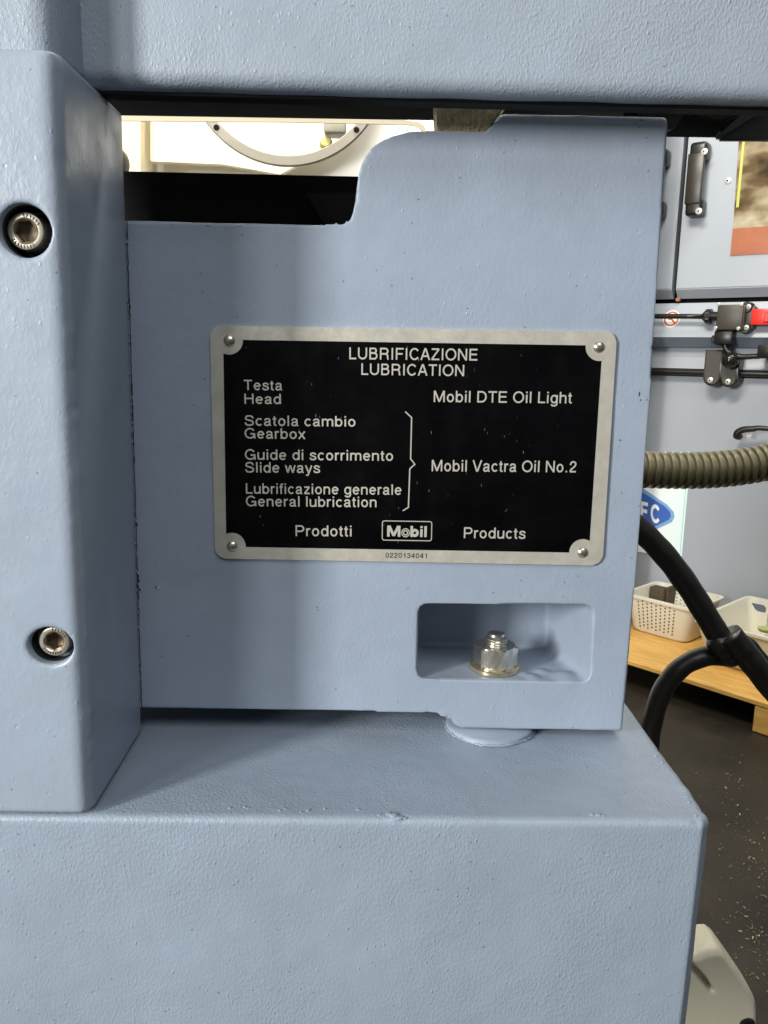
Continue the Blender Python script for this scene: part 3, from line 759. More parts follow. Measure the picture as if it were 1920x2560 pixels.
# logo in its frame
fa = Vector(xz(956, 1303, -.0017)); 
bm = NB(); fr = round_poly([(956, 1302), (1079.5, 1304), (1078.5, 1352), (955.5, 1350)], 6, 4)
ribbon(bm, fr+[fr[0]], 1.1, -0.0017, -0.00185, lambda p: xz(p[0], p[1], -.0017))
obj('logo_frame', bm, M['letter'], plate)
def logo():
    a = Vector(xz(968, 1341.3, -.0017)); b = Vector(xz(1067, 1342.6, -.0017)); u = (b-a); Lw = u.length; u.normalize(); v = Vector((-u.y, u.x)); h = (Vector(xz(968, 1314, -.0017))-a).length
    tot = 396.0; bm = NB(); k = 0
    S = []
    for p in ([(11, 0), (11, 100)], [(115, 0), (115, 100)], [(18, 98), (63, 8)], [(108, 98), (63, 8)]): S.append((p, 12.5))
    S.append((A_(178, 37, 37, 37, 0, 360, 30), 4.5)); S.append((A_(178, 37, 20, 20, 0, 360, 26), 5.5))
    S += [([(237, 0), (237, 100)], 12.5), (A_(268, 37, 26, 25, 0, 360, 26), 12.5)]
    S += [([(332, 0), (332, 72)], 12), ([(332, 82), (332, 100)], 12), ([(372, 0), (372, 100)], 12)]
    for st, hw in S:
        ribbon(bm, st, hw, -.0017, -.00183-(k % 4)*.000008, lambda p: tuple(a+u*(p[0]/386*Lw)+v*(p[1]/100*h))); k += 1
    obj('logo', bm, M['letter'], plate, label='raised Mobil logo in bold letters with a ringed o')
logo()
bm = NB()
ribbon(bm, [(1013, 1029), (1029, 1044), (1026.5, 1147), (1037, 1160.5), (1024.5, 1172), (1021, 1268), (1007, 1277)], 1.5, -.0017, -.00185, lambda p: xz(p[0], p[1], -.0017))
obj('curly_bracket', bm, M['letter'], plate)

# ================================================================== THROUGH THE OPENING
# bright white wall and cream cabinets of the room behind
Yw = 1.55
bm = NB(); box(bm, (-1.6, Yw, 0.3), (0.62, Yw+0.05, 2.3))
o = obj('rear_wall', bm, M['white']); o['kind'] = 'structure'
bm = NB(); prism(bm, [xz(200, 150, 1.40), xz(351, 150, 1.40), xz(351, 520, 1.40), xz(200, 520, 1.40)], 1.40, 1.50)
tag(obj('cream_cabinet', bm, M['cream']), 'cream cabinet side seen at the far left end of the opening', 'cabinet')
bm = NB(); prism(bm, round_poly([xz(a, b, 1.44) for a, b in [(376, 80), (1000, 80), (900, 330), (700, 436), (640, 425), (560, 411), (376, 403)]], .004), 1.44, 1.46)
tag(obj('cream_housing', bm, M['cream'], None, 30), 'cream sheet metal housing behind the half round flange', 'machine housing')
def circum(p, q, r_):
    ax, ay, bx, by, cx, cy = p.x, p.z, q.x, q.z, r_.x, r_.z; d = 2*(ax*(by-cy)+bx*(cy-ay)+cx*(ay-by))
    ux = ((ax*ax+ay*ay)*(by-cy)+(bx*bx+by*by)*(cy-ay)+(cx*cx+cy*cy)*(ay-by))/d
    uy = ((ax*ax+ay*ay)*(cx-bx)+(bx*bx+by*by)*(ax-cx)+(cx*cx+cy*cy)*(bx-ax))/d
    return Vector((ux, p.y, uy))
fl_c = circum(at(515, 307, .55), at(717, 415, .55), at(917, 315, .55))
flg = thing('flange_ring', 'half visible grey cream machined flange ring with two dark bolt holes in the opening', 'flange', tuple(fl_c))
R1 = (fl_c-at(717, 415, .55)).length; R2 = (fl_c-at(717, 388, .55)).length
bm = NB(); n = 96
rr = [[bm.verts.new((fl_c.x+r_*math.cos(2*math.pi*i/n), y_, fl_c.z+r_*math.sin(2*math.pi*i/n))) for i in range(n)] for r_, y_ in ((R1, .552), (R1-.001, .55), (R2+.001, .55), (R2, .552), (R2, .556), (R1, .556))]
for a, b in zip(rr, rr[1:]+rr[:1]):
    for i in range(n): bm.faces.new((a[i], a[(i+1) % n], b[(i+1) % n], b[i]))
obj('ring', bm, M['ringm'], flg, 30)
for px_, py_ in ((541, 319), (891, 325)):
    bm = NB(); p = at(px_, py_, .55); cyl(bm, (p.x, .5492, p.z), (p.x, .553, p.z), .0031, n=20)
    obj('bolt_hole', bm, M['black'], flg)
bm = NB(); p = at(838, 325, .9); box(bm, (p.x-.016, .88, p.z-.008), (p.x+.016, .92, p.z+.012), .003)
tag(obj('clip', bm, grainy('grey_clip', (.3, .28, .22), .5, 0), None, 40), 'small grey clip hanging inside the flange ring', 'clip')
bm = NB(); p = at(815, 361, .9); lathe(bm, [(0, .010), (.007, .009), (.010, .004), (.010, 0), (0, 0)], p, (0, -1, 0.3))
tag(obj('yellow_knob', bm, mat('yellow_plastic', (.62, .56, .16), .4), None, 40), 'small yellow green knob inside the flange ring at right', 'knob')
bm = NB(); p = at(318, 405, 1.0); lathe(bm, [(0, .03), (.02, .03), (.028, .02), (.028, 0), (0, 0)], p-Vector((.024, 0, .004)), (0, -1, 0))
tag(obj('dark_handwheel_hub', bm, mat('brown_black', (.03, .022, .015), .5), None, 40), 'dark round hub peeking past the bar inside the opening', 'hub')

# ================================================================== BACKGROUND MACHINE (turned, right side nearer)
PHI = R(38)
U = Vector((math.cos(PHI), -math.sin(PHI), 0)); W = Vector((-math.sin(PHI), -math.cos(PHI), 0))   # along the face, out of the face
P0 = at(1700, 885, 1.72); P0.z = 0
Mloc = Matrix.Translation(P0) @ Matrix(((U.x, W.x, 0), (U.y, W.y, 0), (0, 0, 1))).to_4x4()
# local frame: x along the face, y out of the face towards us (a reflection is avoided by using y = -W)
Mloc = Matrix.Translation(P0) @ Matrix.Rotation(-PHI, 4, 'Z')
def loc(px, py, out=0.0):
    """point of the plane lying `out` in front of the machine's face; returned as (x along the face, z)"""
    d = ray(px, py); pp = P0+W*out; t = (pp-CAM).dot(W)/d.dot(W); p = CAM+d*t-P0
    return (p.dot(U), p.z)
def lthing(name, label, cat, x=0, z=0, group=None):
    p = P0+U*x; return thing(name, label, cat, (p.x, p.y, z), group, -PHI)
def ltrans(bm):                                       # local (x, -out, z) to world
    bmesh.ops.transform(bm, matrix=Mloc, verts=bm.verts[:]); return bm
def lobj(name, bm, m, parent=None, smooth=None, label=None):
    return obj(name, ltrans(bm), m, parent, smooth, label)
M['sheet'] = grainy('light_grey_sheet_paint', (0.37, 0.405, 0.46), 0.33, 0, s=20, strength=0.05, dist=.001, var=.02)
M['sheet_shaded'] = grainy('shaded_sheet_paint', (0.24, 0.29, 0.37), 0.33, 0, s=20, strength=0.05, dist=.001, var=.02)  # darker copy of the sheet paint, shade of the downward-facing strip in its colour
M['plastic_black'] = mat('black_plastic', (0.012, 0.011, 0.010), 0.32)
M['olive'] = grainy('dark_olive_plastic', (0.052, 0.047, 0.034), 0.42, 0, s=250, strength=0.3)
M['bright_screw'] = mat('bright_screw', (0.85, 0.85, 0.78), 0.25, 0.5)
M['bar_brown'] = mat('bar_brown', (.022, .018, .013), .35)
M['red'] = mat('red_plastic', (0.75, 0.03, 0.02), 0.35)
M['orange'] = grainy('orange_film', (0.42, 0.15, 0.08), 0.2, 0, s=30, strength=.1, var=.2)
def quad(bm, pts, o0, o1, mi=0):                      # prism in the local frame between two depths
    prism(bm, pts, -o1, -o0, mi)
xl_, xr_ = -1.2, 1.0; ZF0 = 0.25
zdt = 1.9
zd = loc(1800, 718)[1]; zf = loc(1800, 745)[1]
enc = lthing('machining_centre', 'big light grey machine enclosure with doors in the background at right', 'machine')
xs_ = loc(1699, 540, .03)[0]; gap = 0.011
# lower body with stepped strips: profile (y = -out, z)
def strip(name, z0, z1, o0, o1, m, label=None, x0=xl_, x1=xr_):
    bm = NB(); extrude_x(bm, [(-o0, z0), (-o1, z1), (.25, z1), (.25, z0)], x0, x1)
    return lobj(name, bm, m, enc, label=label)
z1 = loc(1750, 757, .02)[1]; z2 = loc(1750, 843, .05)[1]; z3 = loc(1750, 868, .02)[1]; z4 = loc(1750, 893, .0)[1]; z5 = loc(1750, 922, .012)[1]; z6 = loc(1750, 942)[1]
strip('sloping_sill', z2, z1, .05, .02, M['sheet'], 'bright sloping sill under the doors')
strip('sill_underside', z3, z2-.0002, .02, .05, M['sheet_shaded'])
strip('recessed_rail', z4, z3-.0002, .002, .002, M['sheet'])
strip('lower_rail', z5, z4-.0002, .012, .002, M['sheet'])
strip('dark_groove', z6, z5-.0002, -.01, -.01, M['black'])
strip('lower_panel', ZF0+.02, z6-.0002, 0, 0, M['sheet'], 'large plain grey lower panel')
bm = NB(); cyl(bm, (xl_, -.02, (z5+z6)/2+.001), (xr_, -.02, (z5+z6)/2+.001), .0075, n=20)
lobj('guide_rod', bm, M['plastic_black'], enc, 40, 'black guide rod running under the rail')
def door(x0, x1, label, window=False):
    bm = NB(); extrude_x(bm, [(-.03, zf+.022), (-.03, zdt), (.0, zdt), (.0, zf), (-.008, zf)], x0, x1)
    bmesh.ops.bevel(bm, geom=[e for e in bm.edges if abs(e.verts[0].co.y+.03) < 1e-5 and abs(e.verts[1].co.y+.03) < 1e-5], offset=.002, segments=2, affect='EDGES')
    return lobj('door', bm, M['sheet'], enc, 30, label)
bm = NB(); extrude_x(bm, [(.02, zf-.01), (.02, zdt), (.25, zdt), (.25, zf-.01)], xl_, xr_)
lobj('dark_interior', bm, M['black'], enc)
dl = door(xl_, xs_-gap/2, 'left sliding door mostly hidden behind the bracket')
dr = door(xs_+gap/2, xr_, 'right sliding door with handle and window')
bm = NB(); p = loc(1697, 749, .02); cyl(bm, (p[0], -.018, p[1]), (p[0], -.03, p[1]), .005, n=12); lobj('orange_bumper', bm, M['orange'], enc)
# handles (sub-parts of the doors)
def handle(parent, tl, br, label):
    a = loc(*tl, .03); b = loc(*br, .03); x0, zt = a; x1, zb_ = b; x0 += .007
    bm = NB(); wd = (x1-x0)
    for z0_, z1_ in ((zt-.040, zt), (zb_, zb_+.040)):
        box(bm, (x0, -.072, z0_), (x1, -.0305, z1_), .008, 3)
    box(bm, (x0-.001, -.076, zb_+.026), (x1-.003, -.062, zt-.026), .003, 2, mi=1)
    h = lobj('handle', bm, [M['plastic_black'], M['bar_brown']], parent, 35, label); return h
def ldot(name, pts, out, r, m, parent, th=.003, local_r=None):
    first = None
    for px_, py_ in pts:
        x, z = loc(px_, py_, out); bm = NB()
        lathe(bm, [(0, th), (r*.6, th), (r, th*.45), (r, 0), (0, 0)], (x, -out, z), (0, -1, 0), n=16)
        lathe(bm, [(0, th*1.05), (r*.35, th*1.05), (r*.35, th*.9)], (x, -out, z), (0, -1, 0), n=6, mi=1)
        lobj(name, bm, [m, M['black']], parent, 40)
handle(dr, (1731, 366), (1765, 543), 'black bow handle of the right door')
handle(dl, (1644, 382), (1668, 548), 'black bow handle of the left door, nearly hidden')
ldot('handle_screw', [(1761, 379), (1747, 528)], .0745, .0078, M['bright_screw'], dr)
ldot('cap_screw', [(1820, 452)], .03, .0078, M['bright_screw'], dr)
# window of the right door
wl = [loc(*p, .03) for p in ((1844, 200), (2100, 200), (2100, 640), (1821, 637))]
wl = [(loc(1845, 345, .03)[0], 1.6), (xr_-.1, 1.6), (xr_-.1, loc(1822, 637, .03)[1]), (loc(1822, 637, .03)[0]+.006, loc(1822, 637, .03)[1])]
def murky():
    m = mat('window_view', (.3, .27, .18), .12); t = NT(m); v = t.coord((1, 1, 1.6))
    a = t.noise(v, 9, 3, .5)
    t.l(t.ramp(a, [(0.34, (.05, .035, .02, 1)), (0.46, (.16, .11, .06, 1)), (0.55, (.34, .28, .18, 1)), (0.63, (.50, .44, .32, 1)), (0.68, (.80, .78, .70, 1))]), t.b.inputs['Base Color']); return m
bm = NB(); prism(bm, round_poly(wl, .004), -.0312, -.028); lobj('window_pane', bm, murky(), dr, label='murky brown reflecting door window')
zo = loc(1830, 572, .03)[1]; x0 = wl[3][0]
bm = NB(); box(bm, (x0-.002, -.0325, wl[3][1]-.002), (xr_-.1, -.0308, zo)); lobj('orange_strip', bm, M['orange'], dr, label='orange film along the bottom of the window')
bm = NB(); box(bm, (x0+.001, -.0330, loc(1832, 520, .03)[1]), (x0+.007, -.0311, 1.6)); lobj('yellow_seal', bm, mat('yellow_seal', (.50, .52, .10), .5), dr, label='yellow green seal on the left edge of the window')

# round warning sticker
x, z = loc(1678, 797, .036); stick = lthing('prohibition_sticker', 'small round white and red prohibition sticker half covered by a black cable', 'sticker', x, z)
z_s = z
def slope_out(zv): return .02+(.05-.02)*(z1-zv)/(z1-z2)
bm = NB()
def sp_pt(dx, dz, off):
    return (x+dx, -(slope_out(z+dz)+off), z+dz)
def disc(bm, r0_, r1_, off, mi, n=36):
    A = [bm.verts.new(sp_pt(r1_*math.cos(2*math.pi*i/n), r1_*math.sin(2*math.pi*i/n), off)) for i in range(n)]
    if r0_ <= 0: bm.faces.new(A).material_index = mi; return
    B = [bm.verts.new(sp_pt(r0_*math.cos(2*math.pi*i/n), r0_*math.sin(2*math.pi*i/n), off)) for i in range(n)]
    for i in range(n): bm.faces.new((A[i], A[(i+1) % n], B[(i+1) % n], B[i])).material_index = mi
disc(bm, 0, .0215, .0004, 0)
lobj('paper', bm, mat('sticker_white', (.8, .78, .72), .5), stick)
bm = NB(); disc(bm, .0145, .0185, .0007, 0)
for s_ in (1,):
    q = [sp_pt(-.012+a_, .012+b_, .0008) for a_, b_ in ((-.0014, -.0014), (.0014, .0014), (.0254, -.0226), (.0226, -.0254))]
    bm.faces.new([bm.verts.new(v) for v in q])
lobj('red_ring', bm, mat('sticker_red', (.55, .10, .05), .5), stick)
bm = NB(); box(bm, (x-.007, -(slope_out(z)+.0012), z-.007), (x+.002, -(slope_out(z)+.0006), z+.003), .0); lobj('pictogram', bm, M['olive'], stick)

# safety switch
def lrect(a, b, out): 
    p = loc(*a, out); q = loc(*b, out); return p[0], q[0], q[1], p[1]
x0, x1, za, zb2 = lrect((1793, 762), (1857, 826), .085)
sw = lthing('safety_switch', 'dark olive door safety switch with screws and black cable gland beside a red key', 'switch', x0, za)
bm = NB(); box(bm, (x0, -.082, za), (x1, -.040, zb2), .004, 2); box(bm, (x1-.004, -.066, za+.004), (x1+.018, -.036, zb2-.004), .003, 2)
lobj('body', bm, M['olive'], sw, 35)
bm = NB(); box(bm, (x0+.002, -.0865, za+.002), (x1-.003, -.0815, zb2-.002), .0022, 2); lobj('cover', bm, M['olive'], sw, 35)
for px_, py_ in ((1866, 768), (1862, 820)):
    p = loc(px_, py_, .07); bm = NB(); lathe(bm, [(0, .012), (.011, .012), (.013, .009), (.013, -.02), (0, -.02)], (p[0], -.058, p[1]), (0, -1, 0), n=20); lobj('mounting_lug', bm, M['plastic_black'], sw, 35)
ldot('screw', [(1796, 761), (1854, 761), (1789, 820), (1846, 821)], .087, .0042, M['bright_screw'], sw)
ldot('screw', [(1872, 767), (1866, 819)], .071, .0058, M['bright_screw'], sw)
p = loc(1790, 791, .062); q = loc(1757, 791, .062)
bm = NB(); zz = (p[1]+q[1])/2
cyl(bm, (p[0]+.006, -.062, zz), (p[0]-.010, -.062, zz), .011, n=16); cyl(bm, (p[0]-.010, -.062, zz), (q[0]+.008, -.062, zz), .0175, n=12); cyl(bm, (q[0]+.008, -.062, zz), (q[0], -.062, zz), .0165, .009, n=16)
lobj('cable_gland', bm, M['plastic_black'], sw, 35)
for dz in (-.007, .007):
    bm = NB(); box(bm, (q[0]+.010, -.0810, zz+dz-.003), (p[0]-.012, -.0778, zz+dz+.003), .001, 1); lobj('gland_rib', bm, M['olive'], sw)
bm = NB(); p2 = loc(1812, 826, .06); p3 = loc(1812, 862, .06)
box(bm, (p2[0]-.020, -.078, p3[1]), (p2[0]+.024, -.045, za+.001), .005, 2); box(bm, (p2[0]-.027, -.07, p3[1]+.004), (p2[0]-.016, -.05, p3[1]+.022), .002, 1)
lobj('plug_connector', bm, M['plastic_black'], sw, 35)
kx0, kx1, kz0, kz1 = lrect((1880, 772), (1960, 812), .07)
bm = NB(); box(bm, (kx0, -.072, kz0), (kx0+.05, -.044, kz1), .003, 2); box(bm, (kx0+.030, -.077, kz0+.006), (kx0+.040, -.071, kz1-.008), .002, 1)
key = lobj('red_key', bm, M['red'], None, 35); tag(key, 'bright red plastic actuator key at the right edge of the photo', 'key')
# cables
bm = NB(); a = loc(1500, 790, .062); tube(bm, [Mloc @ Vector((a[0]+(q[0]+.004-a[0])*k/6, -.062, a[1]+(zz-a[1])*k/6)) for k in range(7)], .0062, 14)
tag(obj('straight_cable', bm, M['plastic_black'], None, 180), 'straight black cable running left from the switch gland', 'cable')
cp = [(1812, 858), (1816, 874), (1830, 886), (1852, 892), (1880, 891), (1930, 888)]
bm = NB(); tube(bm, [Mloc @ Vector((loc(a, b, .06)[0], -.06, loc(a, b, .06)[1])) for a, b in catmull(cp, 6)], .0068, 12)
tag(obj('curved_cable', bm, M['plastic_black'], None, 180), 'short black cable bending from the plug below the switch to the right', 'cable')
bx = lrect((1898, 862), (1960, 895), .06); bm = NB(); box(bm, (bx[0], -.075, bx[2]), (bx[1], -.03, bx[3]), .004, 2)
tag(lobj('cable_clamp', bm, M['plastic_black'], None, 35), 'black clamp block at the right edge holding the bent cable', 'clamp')
# two rounded arms
def arm(tl, br, label, first):
    x0, x1, z0, z1_ = lrect(tl, br, .05); r = (x1-x0)/2; e = lthing('locking_arm', label, 'latch arm', (x0+x1)/2, z0, 'rounded black locking arms under the sill')
    bm = NB(); pts = [(x0, z1_), (x1, z1_)]+[(x0+r+r*math.cos(t), z0+r+r*math.sin(t)) for t in [R(-180*k/12) for k in range(13)]]
    prism(bm, pts, -.050, -.015); fillet_front(bm, -.050, .002, 2) 
    lobj('arm_plate', bm, M['plastic_black'], e, 35)
    bm = NB(); pts2 = [(x0+.004, z1_-.004), (x1-.005, z1_-.004)]+[(x0+r-.0005+(r-.0045)*math.cos(t), z0+r+(r-.0045)*math.sin(t)) for t in [R(-180*k/12) for k in range(13)]]
    prism(bm, pts2, -.0516, -.0495); lobj('face_plate', bm, M['olive'], e, 35)
    return e, ((x0+x1)/2, z0+r)
e1, c1 = arm((1764, 874), (1800, 966), 'left rounded black locking arm, longer and fully visible', 1)
e2, c2 = arm((1806, 885), (1842, 969), 'right rounded black locking arm behind the shiny ball knob', 0)
ldot('screw', [(1776, 950)], .0518, .0068, M['bright_screw'], e1); ldot('screw', [(1820, 954)], .0518, .0068, M['bright_screw'], e2)
p = loc(1825, 901, .075); bm = NB(); bmesh.ops.create_uvsphere(bm, u_segments=24, v_segments=14, radius=.0195)
bmesh.ops.transform(bm, matrix=Matrix.Translation((p[0], -.075, p[1])), verts=bm.verts[:]); cyl(bm, (p[0], -.07, p[1]), (p[0], -.02, p[1]), .01, n=16)
tag(lobj('ball_knob', bm, mat('glossy_black', (.012, .012, .01), .12), None, 60), 'glossy black ball knob above the right locking arm', 'knob')
# lever on the lower panel
bm = NB(); pts = [Mloc @ Vector((loc(a, b, .05)[0], -(.05 if i > 1 else .03), loc(a, b, .05)[1])) for i, (a, b) in enumerate(catmull([(1842, 1095), (1844, 1082), (1860, 1074), (1885, 1072), (1900, 1070), (1960, 1076)], 4))]
tube(bm, pts, lambda i: .0095-.0002*i, 12)
tag(obj('curved_lever', bm, M['plastic_black'], None, 180), 'small curved black lever on the grey panel near the right edge', 'lever')
bm = NB(); p = loc(1873, 1086, .04); lathe(bm, [(0, .01), (.007, .01), (.007, 0), (0, 0)], (p[0], -.035, p[1]), (0, -1, 0), n=12)
tag(lobj('lever_screw', bm, M['bright_screw'], None, 40), 'tiny bright screw under the curved lever', 'screw')

# poster with the blue diamond
x, z = loc(1600, 1376, .002)
pos = lthing('wall_poster', 'pale cyan poster with a blue diamond logo stuck to the grey panel', 'poster', x, z)
def lpoly(name, pts, out, m, parent, th=.0008, mi=0):
    bm = NB(); prism(bm, [loc(a, b, out) for a, b in pts], -(out), -(out-th)); return lobj(name, bm, m, parent)
def postermat():
    m = mat('poster_print', (.9, .95, .95), .35); t = NT(m)
    c = t.n('ShaderNodeTexCoord'); sx_ = t.n('ShaderNodeSeparateXYZ'); t.l(c.outputs['Object'], sx_.inputs[0])
    g = t.math('MULTIPLY', t.math('SUBTRACT', sx_.outputs[0], 0.0), 6.0)
    t.l(t.ramp(g, [(0.1, (.95, .97, .98, 1)), (0.9, (.72, .93, .93, 1))]), t.b.inputs['Base Color']); return m
lpoly('sheet', [(1400, 1130), (1728, 1130), (1704, 1396), (1400, 1350)], .002, postermat(), pos)
lpoly('trim_line', [(1719, 1160), (1720.5, 1160), (1700, 1392), (1698.5, 1392)], .0026, mat('trim_blue', (.35, .60, .62), .4), pos)
dia = [(1500, 1300), (1598, 1208), (1690, 1289), (1640, 1325)]
dl_ = [(1480, 1262), (1595, 1212), (1668, 1262), (1684, 1280), (1686, 1292), (1680, 1304), (1642, 1322), (1600, 1300), (1480, 1285)]
lpoly('diamond_outline', dl_, .0034, mat('light_blue', (.22, .42, .68), .4), pos)
dk = [(1480, 1270), (1596, 1224), (1662, 1266), (1675, 1280), (1677, 1291), (1672, 1299), (1637, 1316), (1600, 1292), (1480, 1278)]
lpoly('diamond', dk, .0042, mat('mid_blue', (.045, .13, .50), .4), pos)
def ltext(s, p0, p1, cap, hw):
    bm = NB(); a = Vector((p0[0], p0[1])); b = Vector(p1); u = b-a; L_ = u.length; u.normalize()
    lay, tot = text_layout(s, 4); k = 0
    for c, x_ in lay:
        for st in G[c][1]:
            def tf(p):
                f = (p[0]*0.82+x_)/tot; px_ = a.x+(b.x-a.x)*f; py_ = a.y+(b.y-a.y)*f-p[1]/100*cap; return loc(px_, py_, .005)
            ribbon(bm, st, hw, -.0040, -.0049-(k % 4)*.00006, tf); k += 1
    return lobj('letters', bm, mat('print_white', (.9, .92, .92), .4), pos, label='white letters of the logo')
ltext('FC', (1600, 1296), (1656, 1310), 42, 11)

# ================================================================== FLOOR, BENCH, BASKETS
ZF = 0.25
def floor_mat():
    m = mat('oily_concrete', (.05, .045, .036), .38, 0, .25); t = NT(m); v = t.coord()
    a = t.noise(v, 5, 6, .65); b = t.noise(v, 260, 4, .7)
    t.l(t.mix(t.ramp(a, [(.3, 0.), (.75, 1.)]), (.014, .013, .011, 1), (.045, .036, .024, 1)), t.b.inputs['Base Color'])
    t.l(t.bump(b, .5, .002, t.bump(a, .3, .004)), t.b.inputs['Normal'])
    t.l(t.ramp(a, [(.3, .32), (.7, .6)]), t.b.inputs['Roughness']); return m
bm = NB(); box(bm, (-6, -4, ZF-.1), (6, 6, ZF)); o = obj('floor', bm, floor_mat()); o['kind'] = 'structure'
bm = NB(); rnd = random.Random(3); CL = [(1900, 2110), (1880, 2160), (1915, 2200), (1850, 2060), (1830, 1975), (1860, 2300), (1900, 2340), (1885, 2380), (1915, 2260), (1840, 2140), (1905, 2420)]
for k in range(360):
    
    if k % 5: qx, qy = CL[rnd.randrange(len(CL))]; px_ = rnd.gauss(qx, 26); py_ = rnd.gauss(qy, 34)
    else: px_ = rnd.uniform(1700, 1960); py_ = rnd.gauss(2190, 150)
    if py_ < 1880: continue
    p = atz(px_, py_, ZF+.0015); s = rnd.uniform(.0007, .0026)*(0.5 if rnd.random() < .6 else 1); a = rnd.uniform(0, 6.28)
    d = Vector((math.cos(a), math.sin(a), rnd.uniform(-.4, .4))); e = Vector((-math.sin(a), math.cos(a), rnd.uniform(-.6, .6)))
    vs = [bm.verts.new(p+d*s*i+e*s*j*.45+Vector((0, 0, .002))) for i, j in ((-1, -1), (1, -.6), (.9, 1), (0, .5), (-1, 1))]
    w_ = bm.verts.new(p+Vector((0, 0, .001))); 
    for i in range(5): bm.faces.new((vs[i], vs[(i+1) % 5], w_))
o = obj('metal_swarf', bm, mat('swarf', (.34, .29, .20), .45, .6)); o['kind'] = 'stuff'; o['label'] = 'fine bright metal chips scattered on the dark floor'; o['category'] = 'metal chips'

def wood(name, col, dark):
    m = mat(name, col, .5); t = NT(m); v = t.coord((1.2, 9, 9)); a = t.noise(v, 9, 5, .6)
    t.l(t.mix(t.ramp(a, [(.35, 0.), (.7, 1.)]), dark, col+(1,)), t.b.inputs['Base Color']); t.l(t.bump(a, .2, .001), t.b.inputs['Normal']); return m
M['wood'] = wood('yellow_pine', (.72, .44, .13), (.50, .27, .06, 1))
ZB = ZF+0.07
f1 = atz(1577, 1653, ZB); f2 = atz(1887, 1750, ZB); du = (f2-f1).normalized(); dv = Vector((-du.y, du.x, 0)); 
if dv.y < 0: dv = -dv
angB = math.atan2(du.y, du.x)
def bframe(p): return Matrix.Translation(Vector((p.x, p.y, 0))) @ Matrix.Rotation(angB, 4, 'Z')
ben = thing('wooden_bench', 'low yellow pine bench on the floor under the white baskets', 'bench', tuple(Vector((f2.x, f2.y, ZF))), None, angB)
MB4 = bframe(Vector((f2.x, f2.y, ZF)))
def bobj(name, bm, m, parent, smooth=None, label=None):
    bmesh.ops.transform(bm, matrix=MB4, verts=bm.verts[:]); return obj(name, bm, m, parent, smooth, label)
for k in range(3):
    bm = NB(); box(bm, (-1.3, .001+k*.145, ZB-.011-.0005*k), (.35, .142+k*.145, ZB-.0008*k), .0015, 1); bobj('board', bm, M['wood'], ben)
for xx, wd in ((.0, .12), (-1.2, .1)):
    bm = NB(); box(bm, (xx, .003, ZF+.001), (xx+wd+.1, .43, ZB-.0125), .0015, 1); bobj('end_block', bm, M['wood'], ben, label='upright pine end of the bench')
bm = NB(); box(bm, (-1.3, .20, ZF+.001), (.3, .23, ZB-.014)); bobj('shade_board', bm, M['black'], ben, label='black board added as the shade under the bench')  # black board added to stand for the shadow below the boards

# baskets: tapered rounded open boxes in the bench's frame
M['basket'] = mat('white_plastic', (.70, .67, .56), .4, Subsurface_Weight=0.0)
def pt_local(px, py, z):
    p = atz(px, py, z); return MB4.inverted() @ p
def basket_shell(cx, cy, wx, wy, z0, h, taper=.84, th=.003, r=.025, n=10):
    """returns bmesh in the bench frame"""
    bm = NB(); loops = []
    def loop(s, z, inset):
        a = wx/2*s-inset; b = wy/2*s-inset
        pts = round_poly([(-a, -b), (a, -b), (a, b), (-a, b)], r, 5)
        return [bm.verts.new((cx+p[0], cy+p[1], z)) for p in pts]
    seq = [(taper-.05, z0, 0), (taper, z0+.006, 0), (1.0, z0+h-.006, 0), (1.0, z0+h-.006, -.005), (1.0, z0+h, -.005), (1.0, z0+h, th), (taper, z0+.006+th, th)]
    for s, z, i in seq: loops.append(loop(s, z, i))
    for a, b in zip(loops, loops[1:]):
        m = len(a)
        for i in range(m): bm.faces.new((a[i], a[(i+1) % m], b[(i+1) % m], b[i]))
    bm.faces.new(loops[0]); bm.faces.new(loops[-1][::-1])
    return bm
hb = .095
q1 = pt_local(1590, 1578, ZB); q2 = pt_local(1716, 1614, ZB)
bw = (q2-q1).length/.84*1.0; bcx = (q1.x+q2.x)/2-.012; bcy = (q1.y+q2.y)/2+.075
bas = thing('perforated_basket', 'white plastic basket with rows of small round holes on the bench', 'basket', tuple(MB4 @ Vector((bcx, bcy, ZB))), None, angB)
wx_, wy_ = bw+.02, .165
bobj('shell', basket_shell(bcx, bcy, wx_, wy_, ZB+.001, hb), M['basket'], bas, 50)
bm = NB()
for side, n_c in ((0, 9), (1, 8)):
    for i in range(n_c):
        for j in range(8):
            zz = ZB+.016+j*.0092+(.0046 if i % 2 else 0); tt = (zz-ZB)/hb; s = .84+.16*tt
            off = (i-(n_c-1)/2)*.0125
            if side == 0: c = Vector((bcx+off*s*1.0-.004, bcy-wy_/2*s-.0004, zz)); ax = Vector((0, -1, .12))
            else: c = Vector((bcx+off*s, bcy+wy_/2*s-.0032, zz)); ax = Vector((0, -1, -.12))
            cyl(bm, c, c+ax*.0007, .0022, n=8)
o = bobj('perforation', bm, mat('hole_shade', (.10, .095, .08), .8), bas); o['kind'] = 'stuff'
# things in the basket
bm = NB(); c = MB4.inverted() @ atz(1650, 1480, ZB+.08)
box(bm, (c.x-.022, c.y-.02, ZB+.02), (c.x+.02, c.y+.012, ZB+.095), .006, 2); box(bm, (c.x+.022, c.y-.01, ZB+.02), (c.x+.028, c.y+.04, ZB+.10), .001, 1)
tag(bobj('dark_block', bm, grainy('dark_brown_sponge', (.07, .05, .03), .8, 0, s=200, strength=.8, dist=.002, var=.5), None, 40), 'dark brown block lying inside the perforated basket', 'block')
